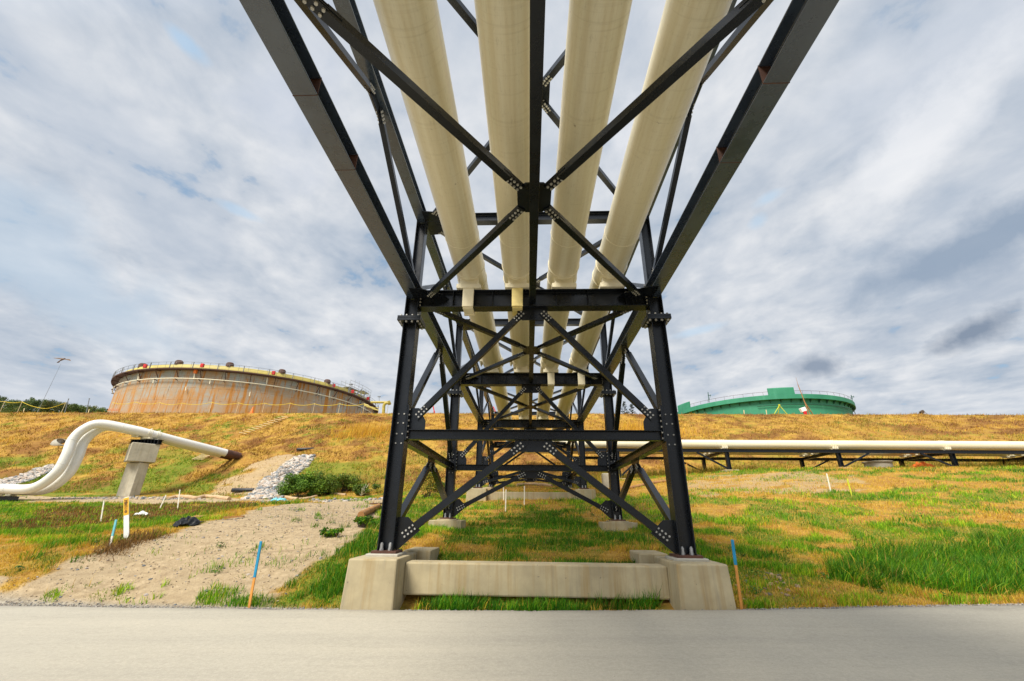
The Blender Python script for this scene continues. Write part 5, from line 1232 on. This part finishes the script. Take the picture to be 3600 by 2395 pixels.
def shrub(p, h, w, n, cols, label, size=.09):
    p = V(*p); t = thing('shrub', p, label, 'shrub', 'shrubs at the foot of the hill')
    k = 14; c = np.c_[p.x+rng.normal(0, w*.42, k), p.y+rng.normal(0, w*.25, k), p.z+rng.uniform(.25, .85, k)*h]; rad = rng.uniform(.22, .42, k)*h
    leafcloud(c, rad, n, size, cols, 'foliage', t)
    b = MB()
    for i in range(k): b.cyl((p.x+rng.normal(0, .12), p.y, p.z-.1), c[i], .025, 5, .008)
    b.build('stems', M['bark'], t)
SH = LEAF*np.array([1.25, 1.3, 1.0])
shrub(gnd(*C4(1130, 880)), 1.75, 1.5, 6500, SH*1.25, 'dense green shrub at the right foot of the stone chute')
shrub(gnd(*C4(1330, 860)), 1.8, 1.3, 5200, 1.3* SH*np.array([1.2, 1.05, 1]), 'taller green shrub second from the stone chute')
shrub(gnd(*C4(1560, 830)), 1.5, 1.4, 3400, LEAF*np.array([2.0, 1.6, 1.2]), 'light yellow-green shrub in the middle of the shrub row')
shrub(gnd(*C4(1800, 800)), 1.4, 1.3, 2600, LEAF*np.array([2.0, 1.5, 1.2]), 'loose yellow-green shrub toward the near tower')
shrub(gnd(*C4(2080, 850)), .9, 1.5, 2200, LEAF*np.array([1.5, 1.3, 1]), 'low weedy shrub beside the dead branch')
shrub(gnd((1150+570*.6152)*2357/3600, (1500+415*.6152)*2357/3600), 2.0, .8, 1700, np.array([(.40,.30,.03),(.32,.30,.03),(.20,.22,.03)]), 'yellow-leaved bush seen between the near tower legs', .07)
shrub(gnd(1010, 1135), .8, .9, 1200, LEAF*np.array([1.6, 1.3, 1]), 'small green bush between the left legs of the near tower')
shrub(V(*gnd(762, 1236)), .25, .35, 420, GREENS*.8, 'small dark green tuft alone on the bare sandy bank', .05)
shrub(V(*gnd(836, 1216)), .30, .35, 420, GREENS*.8, 'dark green tuft below the orange-brown log', .05)
m = 1100; q = np.array([gnd(u, v)[:2] for u, v in ((330, 1240), (345, 1238), (318, 1244), (300, 1252), (262, 1268), (250, 1276), (276, 1262))]); i = rng.integers(0, len(q), m)
x = q[i, 0]+rng.normal(0, .22, m); y = q[i, 1]+rng.normal(0, .16, m)
blades('matted_dead_grass', x, y, rng.uniform(.10, .32, m), rng.uniform(.012, .022, m), pick(np.array([(.20,.11,.035),(.32,.19,.06),(.14,.08,.03),(.26,.13,.04)]), m), 1.3, wind=(.5, -.3))
# weeds at the hill toe behind the rack
m = 14000; x = rng.uniform(2, 60, m); y = toe_y(x)-2.2+rng.normal(0, .9, m); wd = (fbm(x, y, 1.6, 88) > .42); x, y = x[wd], y[wd]
blades('toe_weeds', x, y, rng.uniform(.25, .95, len(x)), rng.uniform(.03, .07, len(x)), pick(np.array([(.42,.32,.03),(.28,.26,.03),(.16,.20,.02),(.50,.33,.06)]), len(x)), .5, bend=False)
# broad-leaved weeds scattered through the turf
m = 420; x, y = scatter(m, 9, 26, 1.2); k = clear(x, y) & (masks(x, y)[1] > .15); x, y = x[k], y[k]
leafcloud(np.c_[x, y, height(x, y)+.05], rng.uniform(.06, .15, len(x)), 9000, .032, np.array([(.05,.16,.02),(.10,.22,.03),(.20,.26,.03),(.03,.10,.015)]), 'broadleaf_weeds', None)['kind'] = 'stuff'
m = 5000; x, y = scatter(m, 9, 24, 1.2); k = clear(x, y) & (masks(x, y)[1] > .3); x, y = x[k], y[k]
blades('seed_stalks', x, y, rng.uniform(.18, .42, len(x)), rng.uniform(.006, .012, len(x)), pick(STRAWS*np.array([.9,.9,1.0]), len(x)), .5, wind=(.1, 0))
# sapling conifers on the crest
for (u0, v0), u1, lb in (((1850+1590*.2168, 1300+520*.2168), 2195, 'sparse dark sapling conifer on the crest, left of two'), ((1850+1705*.2168, 1300+560*.2168), 2222, 'sparse dark sapling conifer on the crest, right and shorter')):
    g = crest_base(u1, 62.5); g.z = 12.95; q = V(*upto(u0, v0, 62.5)); t = thing('conifer_sapling', g, lb, 'tree', 'sapling conifers on the crest'); h = q.z-g.z
    b = MB(); b.cyl(g, q, .05, 6, .01); b.build('trunk', M['bark'], t); c = []
    b = MB()
    for k in range(46):
        f = rng.uniform(.12, .97); a = rng.uniform(0, TAU); L_ = (1-f)*h*.36+.10; p0 = g.lerp(q, f); p1 = p0+V(math.cos(a)*L_, math.sin(a)*L_, rng.uniform(-.1, .25)); b.cyl(p0, p1, .016, 4, .005)
        for s in (.45, .7, .95): c.append(p0.lerp(p1, s))
    b.build('branches', M['bark'], t)
    leafcloud(np.array([tuple(q_) for q_ in c]), np.full(len(c), .10), 1300, .06, np.array([(.012,.03,.015),(.02,.04,.02)]), 'needles', t)
# the treeline beyond the left crest
hues = ('dark green', 'mid green', 'yellowish green', 'olive green')
tops = [(-12, 1398, 0), (22, 1393, 0), (45, 1403, 1), (70, 1407, 2), (96, 1403, 0), (116, 1395, 1), (140, 1402, 0), (163, 1404, 1), (186, 1416, 2), (212, 1412, 3), (240, 1418, 1), (262, 1418, 0), (292, 1424, 1), (318, 1428, 3), (338, 1424, 2), (366, 1430, 1), (385, 1434, 0)]
ORD = 'first second third fourth fifth sixth seventh eighth ninth tenth eleventh twelfth thirteenth fourteenth fifteenth sixteenth seventeenth'.split()
for i, (u, v, hk) in enumerate(tops):
    Y = 108+6*(i % 3); q = V(*upto(u, v, Y)); g = V(q.x, Y, 12.9); h = q.z-g.z
    side = ('at the photo edge', 'below the rope', 'left of the kite pole', 'beneath the kite', 'right behind the kite pole', 'right of the kite pole', 'between the thin poles', 'beside the rusty tank')[min(7, i*8//len(tops))]
    t = thing('broadleaf_tree', g, '%s treetop %s, %s from the left in the far treeline' % (hues[hk], side, ORD[i]), 'tree', 'trees of the far treeline')
    b = MB(); b.sweep([g, g+V(.2, 0, h*.35), g+V(.1, .2, h*.7)], [.35, .25, .10], 8)
    k = 18; c = np.c_[g.x+rng.normal(0, 1.7, k), g.y+rng.normal(0, 1.5, k), g.z+h*rng.uniform(.55, .94, k)]; rad = rng.uniform(.8, 1.6, k)
    c[0] = (g.x, g.y, g.z+h-.7); rad[0] = .7
    for j in range(6): b.cyl(g+V(.15, .1, h*.45), c[j], .09, 5, .03)
    b.build('trunk', M['bark'], t)
    leafcloud(c, rad, 5200, .20, TREEL*np.array([(.8,.85,1),(1.1,1.1,1),(1.5,1.3,1),(1.3,1.0,1)][hk]), 'crown', t)
